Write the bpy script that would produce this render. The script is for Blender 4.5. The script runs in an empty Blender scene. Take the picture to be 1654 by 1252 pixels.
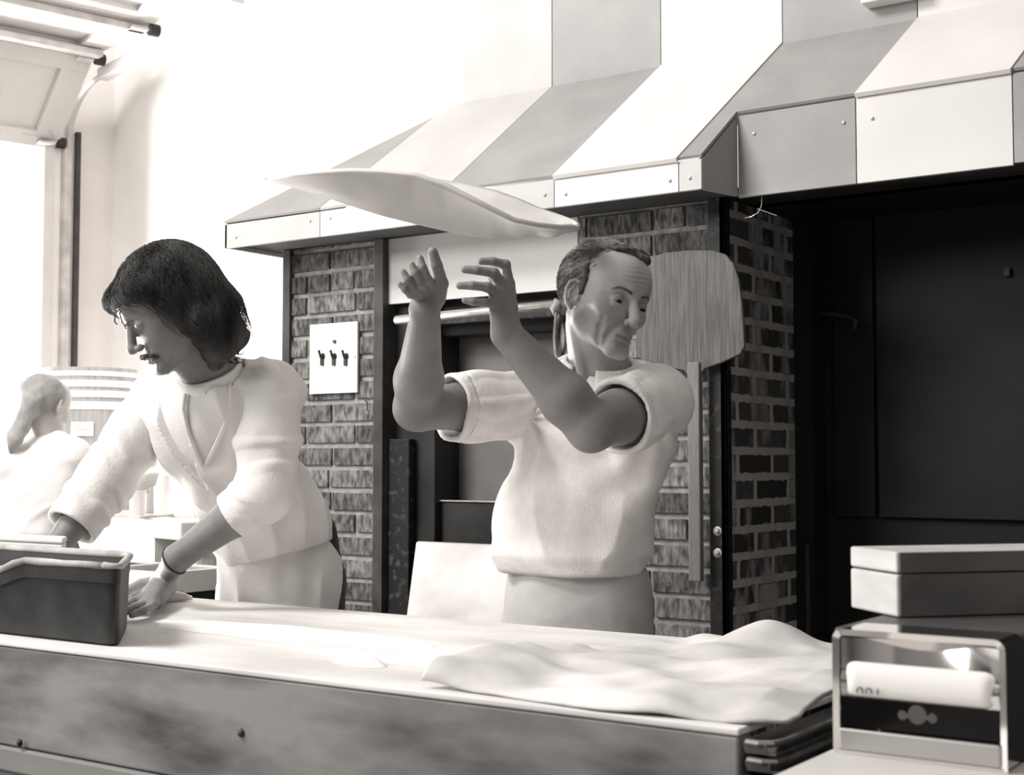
import bpy, math, random
import numpy as np
from mathutils import Vector, Matrix, noise as mnoise

sc = bpy.context.scene
COL = sc.collection
random.seed(7)

# ---------------------------------------------------------------- camera
F_PX, CX, CY = 2240.0, 827.0, 626.0
HEAD = math.radians(124.8)
PITCH = math.atan(121 / 2240)
EYE = np.array([0.0, 0.0, 1.25])
FWD = np.array([math.cos(HEAD) * math.cos(PITCH), math.sin(HEAD) * math.cos(PITCH), math.sin(PITCH)])
RGT = np.array([math.sin(HEAD), -math.cos(HEAD), 0.0])
UPV = np.cross(RGT, FWD)
cam_d = bpy.data.cameras.new('camera')
cam = bpy.data.objects.new('camera', cam_d)
COL.objects.link(cam)
sc.camera = cam
cam.matrix_world = Matrix(((RGT[0], UPV[0], -FWD[0], EYE[0]), (RGT[1], UPV[1], -FWD[1], EYE[1]),
                           (RGT[2], UPV[2], -FWD[2], EYE[2]), (0, 0, 0, 1)))
cam_d.sensor_width = 36
cam_d.lens = F_PX / 1654 * 36
cam_d.clip_start = 0.05
cam_d.dof.use_dof = True
cam_d.dof.focus_distance = 3.1
cam_d.dof.aperture_fstop = 8.0

# ---------------------------------------------------------------- light
sc.view_settings.view_transform = 'Standard'
sc.view_settings.look = 'None'
sc.view_settings.gamma = 1
sc.view_settings.use_curve_mapping = False
sc.view_settings.exposure = 0.82
w = bpy.data.worlds.new('overcast_daylight')
sc.world = w
w.use_nodes = True
wn = w.node_tree
wn.nodes.clear()
wo = wn.nodes.new('ShaderNodeOutputWorld')
wb = wn.nodes.new('ShaderNodeBackground')
tc = wn.nodes.new('ShaderNodeTexCoord')
sx = wn.nodes.new('ShaderNodeSeparateXYZ')
rp = wn.nodes.new('ShaderNodeValToRGB')
rp.color_ramp.elements[0].position = 0.52
rp.color_ramp.elements[0].color = (0.10, 0.095, 0.09, 1)
rp.color_ramp.elements[1].position = 0.92
rp.color_ramp.elements[1].color = (1.0, 0.955, 0.91, 1)
mr = wn.nodes.new('ShaderNodeMath'); mr.operation = 'MULTIPLY_ADD'
mr.inputs[1].default_value = 0.5; mr.inputs[2].default_value = 0.5
wn.links.new(tc.outputs['Generated'], sx.inputs[0])
wn.links.new(sx.outputs['Z'], mr.inputs[0])
wn.links.new(mr.outputs[0], rp.inputs[0])
dp = wn.nodes.new('ShaderNodeVectorMath'); dp.operation = 'DOT_PRODUCT'
dp.inputs[1].default_value = (-0.9673, 0.2538, 0.0)
wn.links.new(tc.outputs['Generated'], dp.inputs[0])
gr_ = wn.nodes.new('ShaderNodeMapRange'); gr_.inputs['From Min'].default_value = 0.45; gr_.inputs['From Max'].default_value = 0.8
wn.links.new(dp.outputs['Value'], gr_.inputs['Value'])
mxw = wn.nodes.new('ShaderNodeMix'); mxw.data_type = 'RGBA'
wn.links.new(gr_.outputs[0], mxw.inputs['Factor']); wn.links.new(rp.outputs[0], mxw.inputs['A']); mxw.inputs['B'].default_value = (2.2, 2.15, 2.1, 1)
wn.links.new(mxw.outputs['Result'], wb.inputs[0])
wb.inputs[1].default_value = WORLD_S = 0.36
wn.links.new(wb.outputs[0], wo.inputs[0])

def area(name, loc, target, sx_, sy_, power, color=(1, 0.985, 0.96)):
    d = bpy.data.lights.new(name, 'AREA')
    d.shape = 'RECTANGLE'; d.size = sx_; d.size_y = sy_; d.energy = power; d.color = color
    o = bpy.data.objects.new(name, d); COL.objects.link(o)
    o.location = loc
    o.rotation_euler = (Vector(target) - Vector(loc)).to_track_quat('-Z', 'Y').to_euler()
    return o
# daylight falling through the open garage door; the front and top lamps are added
area('daylight_garage_door', (-9.3, 3.5, 0.75), (-2.6, 2.7, 1.3), 4.2, 1.3, 950)
area('added_front_light', (-4.6, -2.4, 3.3), (-1.9, 3.0, 1.35), 2.6, 1.2, 90)  # unseen lamp added to light the room from the front left
area('added_top_light', (-3.5, -0.1, 4.25), (-2.0, 2.8, 1.3), 1.6, 1.0, 102)  # added overhead lamp, deepens shade under the awning; the room has no ceiling

# ---------------------------------------------------------------- pixel -> place
def ray(x, y): return FWD + RGT * (x - CX) / F_PX + UPV * (CY - y) / F_PX
def P(x, y, d): return EYE + ray(x, y) * d
def PY(x, y, Y): r = ray(x, y); return EYE + r * (Y / r[1])
def PX(x, y, X): r = ray(x, y); return EYE + r * (X / r[0])
def PZ(x, y, Z): r = ray(x, y); return EYE + r * ((Z - 1.25) / r[2])
def PP(x, y, o, n): r = ray(x, y); return EYE + r * (np.dot(o - EYE, n) / np.dot(r, n))
V3 = lambda *a: np.array(a, float)
def unit(v): v = np.asarray(v, float); return v / np.linalg.norm(v)

# ---------------------------------------------------------------- materials
def W(g, warm=0.035): return (g, g * (1 - warm), g * (1 - 1.8 * warm), 1)
MATS = {}
def mat(name, g, rough=0.7, g2=None, scale=8, stretch=(1, 1, 1), bump=0.0, bscale=None, metal=0.0, detail=4,
        sheen=0, sss=0, spec=0.35, lo=0.35, hi=0.65, attr=None, coat=0, rot=None):
    if name in MATS: return MATS[name]
    m = bpy.data.materials.new(name); m.use_nodes = True
    nt = m.node_tree; L = nt.links.new
    b = nt.nodes['Principled BSDF']
    b.inputs['Roughness'].default_value = rough
    b.inputs['Metallic'].default_value = metal
    b.inputs['Specular IOR Level'].default_value = spec
    if sheen: b.inputs['Sheen Weight'].default_value = sheen
    if coat: b.inputs['Coat Weight'].default_value = coat
    if sss:
        b.inputs['Subsurface Weight'].default_value = sss
        b.inputs['Subsurface Radius'].default_value = (0.012, 0.008, 0.006)
        b.inputs['Subsurface Scale'].default_value = 0.6
    t = nt.nodes.new('ShaderNodeTexCoord')
    mp = nt.nodes.new('ShaderNodeMapping'); mp.inputs['Scale'].default_value = stretch
    if rot: mp.inputs['Rotation'].default_value = rot
    L(t.outputs['Object'], mp.inputs[0])
    col = None
    if g2 is not None:
        n = nt.nodes.new('ShaderNodeTexNoise'); n.inputs['Scale'].default_value = scale
        n.inputs['Detail'].default_value = detail
        L(mp.outputs[0], n.inputs['Vector'])
        r = nt.nodes.new('ShaderNodeValToRGB')
        r.color_ramp.elements[0].position = lo; r.color_ramp.elements[1].position = hi
        r.color_ramp.elements[0].color = W(g); r.color_ramp.elements[1].color = W(g2)
        L(n.outputs['Fac'], r.inputs[0]); col = r.outputs[0]
    if attr:
        a = nt.nodes.new('ShaderNodeAttribute'); a.attribute_name = attr
        mx = nt.nodes.new('ShaderNodeMix'); mx.data_type = 'RGBA'; mx.blend_type = 'MULTIPLY'
        mx.inputs['Factor'].default_value = 1
        if col is None: mx.inputs['A'].default_value = W(g)
        else: L(col, mx.inputs['A'])
        L(a.outputs['Color'], mx.inputs['B']); col = mx.outputs['Result']
    if col is None: b.inputs['Base Color'].default_value = W(g)
    else: L(col, b.inputs['Base Color'])
    if bump:
        n = nt.nodes.new('ShaderNodeTexNoise'); n.inputs['Scale'].default_value = bscale or scale * 3
        n.inputs['Detail'].default_value = 6
        L(mp.outputs[0], n.inputs['Vector'])
        bp = nt.nodes.new('ShaderNodeBump'); bp.inputs['Strength'].default_value = bump
        bp.inputs['Distance'].default_value = 0.004
        L(n.outputs['Fac'], bp.inputs['Height']); L(bp.outputs[0], b.inputs['Normal'])
    MATS[name] = m
    return m

M_wall = mat('painted_plaster', 0.80, 0.8, 0.86, 3, bump=0.05)
M_floor = mat('quarry_tile_floor', 0.16, 0.5, 0.24, 5)
M_white = mat('white_laminate', 0.68, 0.45, 0.73, 4)
M_pale = mat('pale_laminate', 0.49, 0.5, 0.55, 5)
M_grey = mat('grey_laminate', 0.30, 0.5, 0.35, 6)
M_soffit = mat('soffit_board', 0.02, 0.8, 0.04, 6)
M_door = mat('painted_door_steel', 0.58, 0.5, 0.66, 3)
M_steel = mat('galvanised_steel', 0.42, 0.4, 0.6, 12, metal=0.3)
M_black = mat('black_enamel', 0.012, 0.45, 0.03, 9)
M_blackworn = mat('worn_black_iron', 0.012, 0.5, 0.10, 40, bump=0.2, lo=0.55, hi=0.8)
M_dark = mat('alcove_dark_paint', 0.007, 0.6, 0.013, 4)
M_darkpost = mat('dark_steel_post', 0.035, 0.5, 0.07, 14, bump=0.1)
M_mortar = mat('mortar', 0.24, 0.95, 0.40, 30, bump=0.6, bscale=90)
M_brick = mat('wirecut_brick', 0.055, 0.9, 0.24, 80, stretch=(1, 1, .4), bump=0.9, bscale=110, attr='tone')
M_oven = mat('oven_glass_steel', 0.12, 0.45, 0.20, 3, metal=0.2)
M_rod = mat('brushed_rod', 0.75, 0.3, 0.6, 40, metal=0.7)
M_oak = mat('peel_wood', 0.095, 0.75, 0.165, 14, stretch=(14, 14, .8), bump=0.25, bscale=60)
M_oakh = mat('peel_handle_wood', 0.17, 0.7, 0.24, 20, stretch=(14, 14, .8))
M_top = mat('floured_maple_top', 0.58, 0.6, 0.84, 3.5, stretch=(.6, 1.6, 1), bump=0.15, bscale=40)
M_front = mat('stained_counter_wood', 0.070, 0.6, 0.26, 5, stretch=(.6, 1, 2.0), bump=0.08, bscale=30, detail=8, lo=.34, hi=.60)
M_lower = mat('worn_counter_board', 0.20, 0.6, 0.27, 3, stretch=(.5, 1, 1.5))
M_flour = mat('flour', 0.86, 0.95, 0.92, 8, bump=0.4, bscale=60)
M_dough = mat('dough_skin', 0.52, 0.65, 0.64, 7, bump=0.25, bscale=18, sss=0.2)
M_tub = mat('scuffed_grey_plastic', 0.014, 0.5, 0.045, 14, bump=0.05, detail=8, lo=.35, hi=.85)
M_tubrim = mat('floury_tub_rim', 0.25, 0.7, 0.5, 14)
M_canvas = mat('floured_canvas', 0.52, 0.9, 0.76, 6, bump=0.3, bscale=26)
M_box = mat('pale_box_wood', 0.42, 0.6, 0.52, 10, stretch=(1, 1, 4))
M_boxshade = mat('box_wood_in_shade', 0.10, 0.6, 0.17, 8)  # box wood darkened to paint shade on the long side
M_chrome = mat('polished_chrome', 0.85, 0.10, metal=1.0)
M_ledge = mat('pale_ledge', 0.5, 0.5, 0.6, 5)
M_napkin = mat('paper_napkin', 0.85, 0.9)
M_porc = mat('white_plastic', 0.84, 0.4)
M_grime = mat('tin_pan', 0.16, 0.45, 0.40, 18, metal=0.4)

def glossy_panel():
    return M_white

# ---------------------------------------------------------------- mesh helpers
class MB:
    def __init__(s): s.v = []; s.f = []; s.tone = {}
    def add(s, vs, fs, tone=None):
        o = len(s.v); s.v += [tuple(map(float, p)) for p in vs]
        for f in fs:
            if tone is not None: s.tone[len(s.f)] = tone
            s.f.append(tuple(i + o for i in f))
        return s
    def hexa(s, c, tone=None):           # 8 corners: bottom 4 ccw, top 4 ccw
        return s.add(c, [(3, 2, 1, 0), (4, 5, 6, 7), (0, 1, 5, 4), (1, 2, 6, 5), (2, 3, 7, 6), (3, 0, 4, 7)], tone)
    def box(s, a, b, tone=None):
        x0, y0, z0 = [min(p, q) for p, q in zip(a, b)]; x1, y1, z1 = [max(p, q) for p, q in zip(a, b)]
        return s.hexa([(x0, y0, z0), (x1, y0, z0), (x1, y1, z0), (x0, y1, z0),
                       (x0, y0, z1), (x1, y0, z1), (x1, y1, z1), (x0, y1, z1)], tone)
    def obox(s, o, ax, ay, az, tone=None):   # origin corner and three edge vectors
        o, ax, ay, az = map(np.asarray, (o, ax, ay, az))
        return s.hexa([o, o + ax, o + ax + ay, o + ay, o + az, o + ax + az, o + ax + ay + az, o + ay + az], tone)
    def prism(s, poly, t):               # polygon of 3-D points thickened by vector t
        n = len(poly); t = np.asarray(t, float)
        vs = [np.asarray(p, float) for p in poly] + [np.asarray(p, float) + t for p in poly]
        fs = [tuple(range(n))[::-1], tuple(range(n, 2 * n))] + [(i, (i + 1) % n, n + (i + 1) % n, n + i) for i in range(n)]
        return s.add(vs, fs)
    def tube(s, pts, r, n=12, cap=True):
        pts = [np.asarray(p, float) for p in pts]
        rs = r if isinstance(r, (list, tuple, np.ndarray)) else [r] * len(pts)
        vs, fs = [], []
        prev = None
        for i, p in enumerate(pts):
            t = unit(pts[min(i + 1, len(pts) - 1)] - pts[max(i - 1, 0)])
            a = prev if prev is not None else (V3(0, 0, 1) if abs(t[2]) < .9 else V3(1, 0, 0))
            a = unit(a - t * (a @ t)); b = np.cross(t, a); prev = a
            for k in range(n):
                th = 2 * math.pi * k / n
                vs.append(p + (a * math.cos(th) + b * math.sin(th)) * rs[i])
        for i in range(len(pts) - 1):
            for k in range(n):
                fs.append((i * n + k, i * n + (k + 1) % n, (i + 1) * n + (k + 1) % n, (i + 1) * n + k))
        if cap:
            fs.append(tuple(range(n))[::-1]); fs.append(tuple(range((len(pts) - 1) * n, len(pts) * n)))
        return s.add(vs, fs)
    def lathe(s, c, prof, n=32, axis=(0, 0, 1), a=None):   # prof: (radius, height)
        ax = unit(axis); a = V3(1, 0, 0) if abs(ax[0]) < .9 else V3(0, 1, 0)
        a = unit(a - ax * (a @ ax)); b = np.cross(ax, a); c = np.asarray(c, float)
        vs, fs = [], []
        for r, h in prof:
            for k in range(n):
                th = 2 * math.pi * k / n
                vs.append(c + ax * h + (a * math.cos(th) + b * math.sin(th)) * max(r, 1e-5))
        for i in range(len(prof) - 1):
            for k in range(n):
                fs.append((i * n + k, i * n + (k + 1) % n, (i + 1) * n + (k + 1) % n, (i + 1) * n + k))
        return s.add(vs, fs)
    def grid(s, fn, nu, nv):
        vs = [fn(i / nu, j / nv) for j in range(nv + 1) for i in range(nu + 1)]
        w_ = nu + 1
        return s.add(vs, [(j * w_ + i, j * w_ + i + 1, (j + 1) * w_ + i + 1, (j + 1) * w_ + i)
                          for j in range(nv) for i in range(nu)])
    def build(s, name, m, parent=None, bevel=0, smooth=False, solid=0, seg=2, subsurf=0):
        me = bpy.data.meshes.new(name)
        me.from_pydata(s.v, [], s.f); me.validate(); me.update()
        if s.tone:
            at_ = me.color_attributes.new('tone', 'FLOAT_COLOR', 'CORNER')
            arr = np.ones((len(me.loops), 4), np.float32)
            for p in me.polygons:
                t = s.tone.get(p.index, 1.0)
                arr[p.loop_start:p.loop_start + p.loop_total, :3] = t
            at_.data.foreach_set('color', arr.ravel())
        o = bpy.data.objects.new(name, me); COL.objects.link(o)
        me.materials.append(m)
        import bmesh
        bm = bmesh.new(); bm.from_mesh(me); bmesh.ops.recalc_face_normals(bm, faces=bm.faces); bm.to_mesh(me); bm.free()
        if smooth: me.polygons.foreach_set('use_smooth', [True] * len(me.polygons))
        if solid:
            q = o.modifiers.new('thick', 'SOLIDIFY'); q.thickness = solid; q.offset = 0
        if bevel:
            q = o.modifiers.new('edge', 'BEVEL'); q.width = bevel; q.segments = seg; q.limit_method = 'ANGLE'
        if subsurf:
            q = o.modifiers.new('sub', 'SUBSURF'); q.levels = q.render_levels = subsurf
        if parent is not None: attach(o, parent)
        return o

def attach(o, parent):
    o.parent = parent
    if parent.type == 'EMPTY': o.matrix_parent_inverse = Matrix.Translation(-Vector(parent.location))
def tag(o, label, cat, group=None, kind=None):
    o['label'] = label; o['category'] = cat
    if group: o['group'] = group
    if kind: o['kind'] = kind
    return o
def thing(name, label, cat, loc, group=None):
    o = bpy.data.objects.new(name, None); COL.objects.link(o)
    o.empty_display_size = 0.05; o.location = [float(q) for q in loc]
    return tag(o, label, cat, group)
def struct(o): o['kind'] = 'structure'; return o

# ================================================================ THE ROOM
u_ = V3(math.cos(math.radians(75.3)), math.sin(math.radians(75.3)), 0)     # along the garage-door wall
out_ = V3(-u_[1], u_[0], 0)                                               # towards the street
COR = P(178, 600, 6.6)
H = 4.3
struct(MB().box((-12, -3.5, -0.1), (2.5, 5.4, 0)).build('floor', M_floor))
c0 = V3(COR[0], COR[1], 0)
# plain plaster wall running from the corner to behind the oven
struct(MB().obox(c0 - out_ * 3.28, out_ * 3.43, u_ * .15, (0, 0, H)).build('wall_back', M_wall))
# wall with the garage-door opening
wl = MB()
wl.obox(c0 - u_ * .30, u_ * .30, out_ * .15, (0, 0, H))
wl.obox(c0 - u_ * 3.3, u_ * 3.0, out_ * .15, (0, 0, H))
wl.v = wl.v[:8]; wl.f = wl.f[:6]
wl.obox(c0 - u_ * 3.3 + V3(0, 0, 2.95), u_ * 3.0, out_ * .15, (0, 0, H - 2.95))
wl.obox(c0 - u_ * 4.3, u_ * 1.0, out_ * .15, (0, 0, H))
struct(wl.build('wall_left', M_wall))
tr = MB(); tr.obox(c0 - u_ * .345 - out_ * .02, u_ * .05, out_ * .19, (0, 0, 2.95))
struct(tr.build('trim_1', M_door, bevel=.004))

# unseen front wall with window opening and right-hand wall, added to block sky light
wf_ = MB(); wf_.box((-7, -3.7, 0), (2.5, -3.5, .9)); wf_.box((-7, -3.7, 3.7), (2.5, -3.5, H)); wf_.box((-7, -3.7, .9), (-6.2, -3.5, 3.7)); wf_.box((2.1, -3.7, .9), (2.5, -3.5, 3.7))
M_wallb = mat('low_bounce_wall', .16, .8, .20, 3)  # kept dark to cut light bounced off these unseen walls
struct(wf_.build('wall_front', M_wallb))
struct(MB().box((2.5, -3.7, 0), (2.65, 3.8, H)).build('wall_side', M_wallb))

# garage door rolled up on its tracks
E0 = c0 - u_ * .285
def G(w_, z, s=0.0): return E0 - out_ * w_ - u_ * s + V3(0, 0, z)      # w_: into the room, s: along the door
gd = thing('garage_door', 'white panelled overhead garage door rolled half up at the top left', 'garage door', G(0, 2.72, 1.2))
DW = 2.7
def section(name, a, b, mat_):
    a = np.array(a, float); b = np.array(b, float); t = unit(b - a); n = V3(0, 0, 0)
    def Q(f, s, off):                    # fraction along section, along door, offset to the room side
        q = a + (b - a) * f; nn = np.array([t[1], -t[0]])
        return G(q[0] + nn[0] * off, q[1] + nn[1] * off, s)
    m = MB()
    def slab(f0, f1, s0, s1, o0, o1):
        m.hexa([Q(f0, s0, o0), Q(f0, s1, o0), Q(f1, s1, o0), Q(f1, s0, o0), Q(f0, s0, o1), Q(f0, s1, o1), Q(f1, s1, o1), Q(f1, s0, o1)])
    slab(0, 1, 0, DW, -.03, -.012)
    slab(0, .16, 0, DW, -.03, .012); slab(.84, 1, 0, DW, -.03, .012)
    slab(.16, .84, 0, .12, -.03, .012); slab(.16, .84, DW - .12, DW, -.03, .012)
    for k in (1, 2): slab(.16, .84, DW * k / 3 - .05, DW * k / 3 + .05, -.03, .012)
    o = m.build(name, mat_, gd, bevel=.003)
    return Q
Q1 = section('door_section', (0.0, 2.716), (.40, 3.055), M_door)
Q2 = section('door_section', (.42, 3.065), (.98, 3.07), M_door)
Q3 = section('door_section', (1.00, 3.07), (1.62, 3.08), M_door)
st = MB()
for w0 in (.50, .93):
    st.obox(G(w0, 3.02, .02), -out_ * .055, -u_ * DW, V3(0, 0, .028))
st.build('strut', M_steel, gd, bevel=.002)
sb = MB(); sb.obox(G(1.50, 2.985, -.12), -out_ * .16, -u_ * DW, V3(0, 0, .05)); sb.build('hanger_beam', M_door, gd, bevel=.004)
vt = MB()
vt.obox(G(-.02, 0.0, -.035), -out_ * .035, -u_ * .006, V3(0, 0, 2.72)); vt.obox(G(-.02, 0, -.035), -out_ * .006, u_ * .045, V3(0, 0, 2.72))
vt.obox(G(.013, 0, -.035), -out_ * .006, u_ * .035, V3(0, 0, 2.72))
vt.build('vertical_track', M_steel, gd)
vs_ = MB(); vs_.obox(G(-.02, 0, -.09), -out_ * .05, u_ * .02, V3(0, 0, 2.8)); vs_.build('track_angle', M_darkpost, gd)
ht = MB()
ht.obox(G(.34, 2.975, -.045), -out_ * 1.45, u_ * .05, V3(0, 0, .05))
pts = [G(.0 + .34 * (1 - math.cos(a)), 2.72 + .27 * math.sin(a), -.06) for a in np.linspace(0, math.pi / 2, 8)]
ht.tube(pts, .014, 8)
ht.build('horizontal_track', M_door, gd, bevel=.003)
for w0, z0 in ((.0, 2.735), (.42, 3.035), (.95, 3.04)):
    r = MB().lathe(G(w0 + .03, z0, .01), [(0, 0), (.026, 0), (.026, .04), (0, .04)], 16, axis=u_).build('roller', M_black, gd, smooth=False)
    hg = MB().obox(G(w0 + .01, z0 - .02, .03), -out_ * .06, -u_ * .07, V3(0, 0, .012)).build('hinge', M_steel, gd, bevel=.002)
hb = MB(); hb.tube([G(.06, 2.74, .02), G(.10, 2.80, .10)], .004, 6); hb.tube([G(.06, 2.745, .02), G(.045, 2.748, .28)], .0035, 6)
hb.build('door_latch', M_steel, gd)
# cable sagging over the wall
pc = [P(405, -14, 5.9), P(430, 5, 5.9), P(455, 14, 5.9), P(480, 17, 5.9), P(505, 14, 5.9), P(530, 4, 5.9), P(552, -14, 5.9)]
tag(MB().tube(pc, .010, 8).build('power_cable', M_darkpost, smooth=True), 'dark cable sagging in front of the plaster wall at the top edge', 'cable')

# ================================================================ OVEN FRONT
YF, YR, YJ, YP = 3.0, 3.135, 3.38, 3.2
SK = .30
zb, zf, zr, zj = 1.913, 1.991, 2.119, 2.352
XT = [-2.53, -2.20, -1.837, -1.473, -1.112, -.75, -.39]     # stripe edges at the wall
def roofz(Y): return zf + (zj - zf) * (Y - YF) / (YJ - YF)
def rx(k, Y): return XT[k] - SK * (YJ - Y)
up = MB(); up.box((-2.53, YJ + .001, 2.2), (.3, YJ + .16, H)); 
ch = struct(up.build('wall_oven', M_pale))
tones = [M_pale, M_grey, M_white, M_grey, M_white, M_grey]
for k in range(6):
    MB().box((XT[k] + .0015, YJ - .008, zj - .01), (XT[k + 1] - .0015, YJ, H)).build('wall_panel', tones[k], ch)
# small white sign box on the wall above the awning
a = PY(1392, 8, YJ - .05); b = PY(1484, -2, YJ - .05)
tag(MB().box((a[0], YJ - .06, a[2]), (b[0], YJ - .008, a[2] + .3)).build('white_board', M_white, bevel=.003), 'edge of a white board fixed on the grey striped panel above the awning', 'board')

aw = thing('striped_awning', 'striped grey and white panel awning over the brick oven', 'awning', (-2.2, YJ, zb))
def rp_(pts, m, n=(0, -.004, .006)): MB().prism(pts, n).build('roof_panel', m, aw)
LX, LXT = -3.172, -2.53
x517 = PY(517, 343, YF)[0]
def rq(X, Y): return V3(X, Y, roofz(Y))
eps = .0012
hipY = YF + (YJ - YF) * (x517 + .9 * 0 - LX) / (LXT - LX) * 1.12
hx = LX + (LXT - LX) * (hipY - YF) / (YJ - YF)
bx = [LX, x517, rx(1, YF), rx(2, YF), rx(3, YF)]
hp = V3(LXT - .075, 0, 0)
f705 = .88
H705 = rq(LX + (LXT - LX) * f705, YF + (YJ - YF) * f705)
rp_([rq(LX, YF), rq(x517 - eps, YF), H705 - V3(eps, 0, 0)], M_grey)
rp_([rq(x517 + eps, YF), rq(bx[2] - eps, YF), rq(XT[1] - eps, YJ), rq(LXT, YJ), H705], M_pale)
rp_([rq(bx[2] + eps, YF), rq(bx[3] - eps, YF), rq(XT[2] - eps, YJ), rq(XT[1] + eps, YJ)], M_grey)
rp_([rq(bx[3] + eps, YF - .006), rq(bx[4] - eps, YF - .006), rq(XT[3] - eps, YJ), rq(XT[2] + eps, YJ)], M_white, (0, -.006, .009))
sx0, sx1 = -1.524, -1.493
rp_([rq(bx[4] + eps, YF), rq(sx0, YF), rq(sx1, YR), rq(rx(4, YR) - eps, YR), rq(XT[4] - eps, YJ), rq(XT[3] + eps, YJ)], M_grey)
rp_([rq(rx(4, YR) + eps, YR - .006), rq(rx(5, YR) - eps, YR - .006), rq(XT[5] - eps, YJ), rq(XT[4] + eps, YJ)], M_white, (0, -.006, .009))
rp_([rq(rx(5, YR) + eps, YR), rq(rx(6, YR), YR), rq(XT[6], YJ), rq(XT[5] + eps, YJ)], M_grey)
rp_([rq(LX, YF), H705, rq(LXT, YJ), V3(LX, YJ, zf), V3(LX, YF, zf)][:4], M_grey)
def fp(x0, x1, Y, z0, z1, m): MB().box((x0 + eps, Y, z0), (x1 - eps, Y + .012, z1)).build('fascia_panel', m, aw, bevel=.001)
fp(LX, x517, YF, zb, zf - .004, M_pale); fp(x517, bx[2], YF, zb, zf - .004, M_white)
fp(bx[2], bx[3], YF, zb, zf - .004, M_pale); fp(bx[3], bx[4], YF, zb, zf - .004, M_white); fp(bx[4], sx0, YF, zb, zf - .004, M_pale)
fp(sx1, rx(4, YR), YR, zb - .004, zr - .004, M_grey); fp(rx(4, YR), rx(5, YR), YR, zb - .004, zr - .004, M_white); fp(rx(5, YR), -.45, YR, zb, zr - .004, M_grey)
MB().prism([V3(sx0, YF + .002, zb), V3(sx1, YR, zb), V3(sx1, YR, zr - .005), V3(sx0, YF + .002, zf - .005)], (-.01, 0, 0)).build('fascia_panel', M_grey, aw)
MB().prism([V3(LX, YF, zb), V3(LX, YJ - .002, zb), V3(LX, YJ - .002, zf), V3(LX, YF, zf)], (.01, 0, 0)).build('fascia_panel', M_pale, aw)
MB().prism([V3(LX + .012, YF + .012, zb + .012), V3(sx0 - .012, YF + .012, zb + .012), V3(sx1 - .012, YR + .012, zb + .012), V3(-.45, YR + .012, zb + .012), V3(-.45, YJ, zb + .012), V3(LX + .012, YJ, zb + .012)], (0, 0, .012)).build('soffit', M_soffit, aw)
bo = MB()
for (x_, Y, z_) in [(LX + .05, YF, .03), (x517 - .04, YF, .05), (x517 + .04, YF, .05), (bx[3] - .03, YF, .035), (bx[3] + .035, YF, .03), (bx[4] - .025, YF, .03), (bx[4] + .03, YF, .03)]:
    MB().lathe((x_, Y, zb + z_), [(0, -.004), (.004, -.003), (.005, 0)], 10, axis=(0, 1, 0)).build('bolt', M_steel, aw)
for (x_, z_) in [(sx1 + .045, zr - .055), (rx(4, YR) - .03, zr - .06), (rx(4, YR) + .04, zr - .06)]:
    MB().lathe((x_, YR, z_), [(0, -.004), (.004, -.003), (.005, 0)], 10, axis=(0, 1, 0)).build('bolt', M_steel, aw)

# ---- brick pillars
CH = .0677
def bricks_front(x0, x1, y, zref, off, rnd, seed):
    rs = random.Random(seed); m = MB()
    k0 = int(math.floor((0 - zref) / CH)) ; z = zref + k0 * CH; row = k0
    while z < 1.92:
        hgt = CH - .010
        X = x0 - (off if row % 2 else off + .107) - rs.uniform(0, .006)
        while X < x1:
            L_ = .203 if rs.random() > .18 else .096
            a_, b_ = max(X, x0), min(X + L_ - .009, x1)
            if b_ - a_ > .02 and z + hgt > 0:
                dz = rs.uniform(-.0015, .0015); p_ = rs.uniform(0, .003)
                m.box((a_, y - .007 - p_, max(z + .005 + dz, 0)), (b_, y + .02, min(z + hgt + dz, 1.924)), tone=rs.uniform(.6, 1.35))
            X += L_ + .001
        z += CH; row += 1
    return m
def pillar(label, x0, x1, yd, zref, off, seed):
    t = thing('brick_pillar', label, 'pillar', ((x0 + x1) / 2, (YP + yd) / 2, 0), 'brick pillars either side of the oven')
    MB().box((x0, YP, 0), (x1, yd, 1.924)).build('mortar_bed', M_mortar, t)
    bricks_front(x0, x1, YP, zref, off, 0, seed).build('brick_face', M_brick, t, bevel=.0025)
    return t
zl = PY(570, 647, YP)[2]; zr_ = PY(1090, 705.6, YP)[2]
pl = pillar('left brick pillar carrying a white switch plate', -3.07, -2.717, 3.60, zl, .02, 3)
pr = pillar('right brick pillar with the wooden peel hung on it and mortar smeared side', -2.0, -1.565, 3.62, zr_, .06, 5)
MB().box((-3.10, YP - .018, 0), (-3.068, YP + .2, 1.924)).build('corner_post', M_darkpost, pl, bevel=.002)
MB().box((-2.719, YP - .02, 0), (-2.682, YP + .2, 1.924)).build('corner_post', M_darkpost, pl, bevel=.002)
ip = MB(); ip.box((-1.60, YP - .022, 0), (-1.553, YP - .012, 1.924)); ip.box((-1.567, YP - .022, 0), (-1.553, YP + .012, 1.924))
cp = ip.build('corner_iron', M_blackworn, pr, bevel=.001)
for yy in (858, 893):
    q = PY(1159, yy, YP - .022)
    MB().lathe(q, [(0, -.009), (.006, -.008), (.007, -.002), (.012, -.001), (.012, 0.002)], 14, axis=(0, 1, 0)).build('iron_bolt', M_steel, cp)
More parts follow.
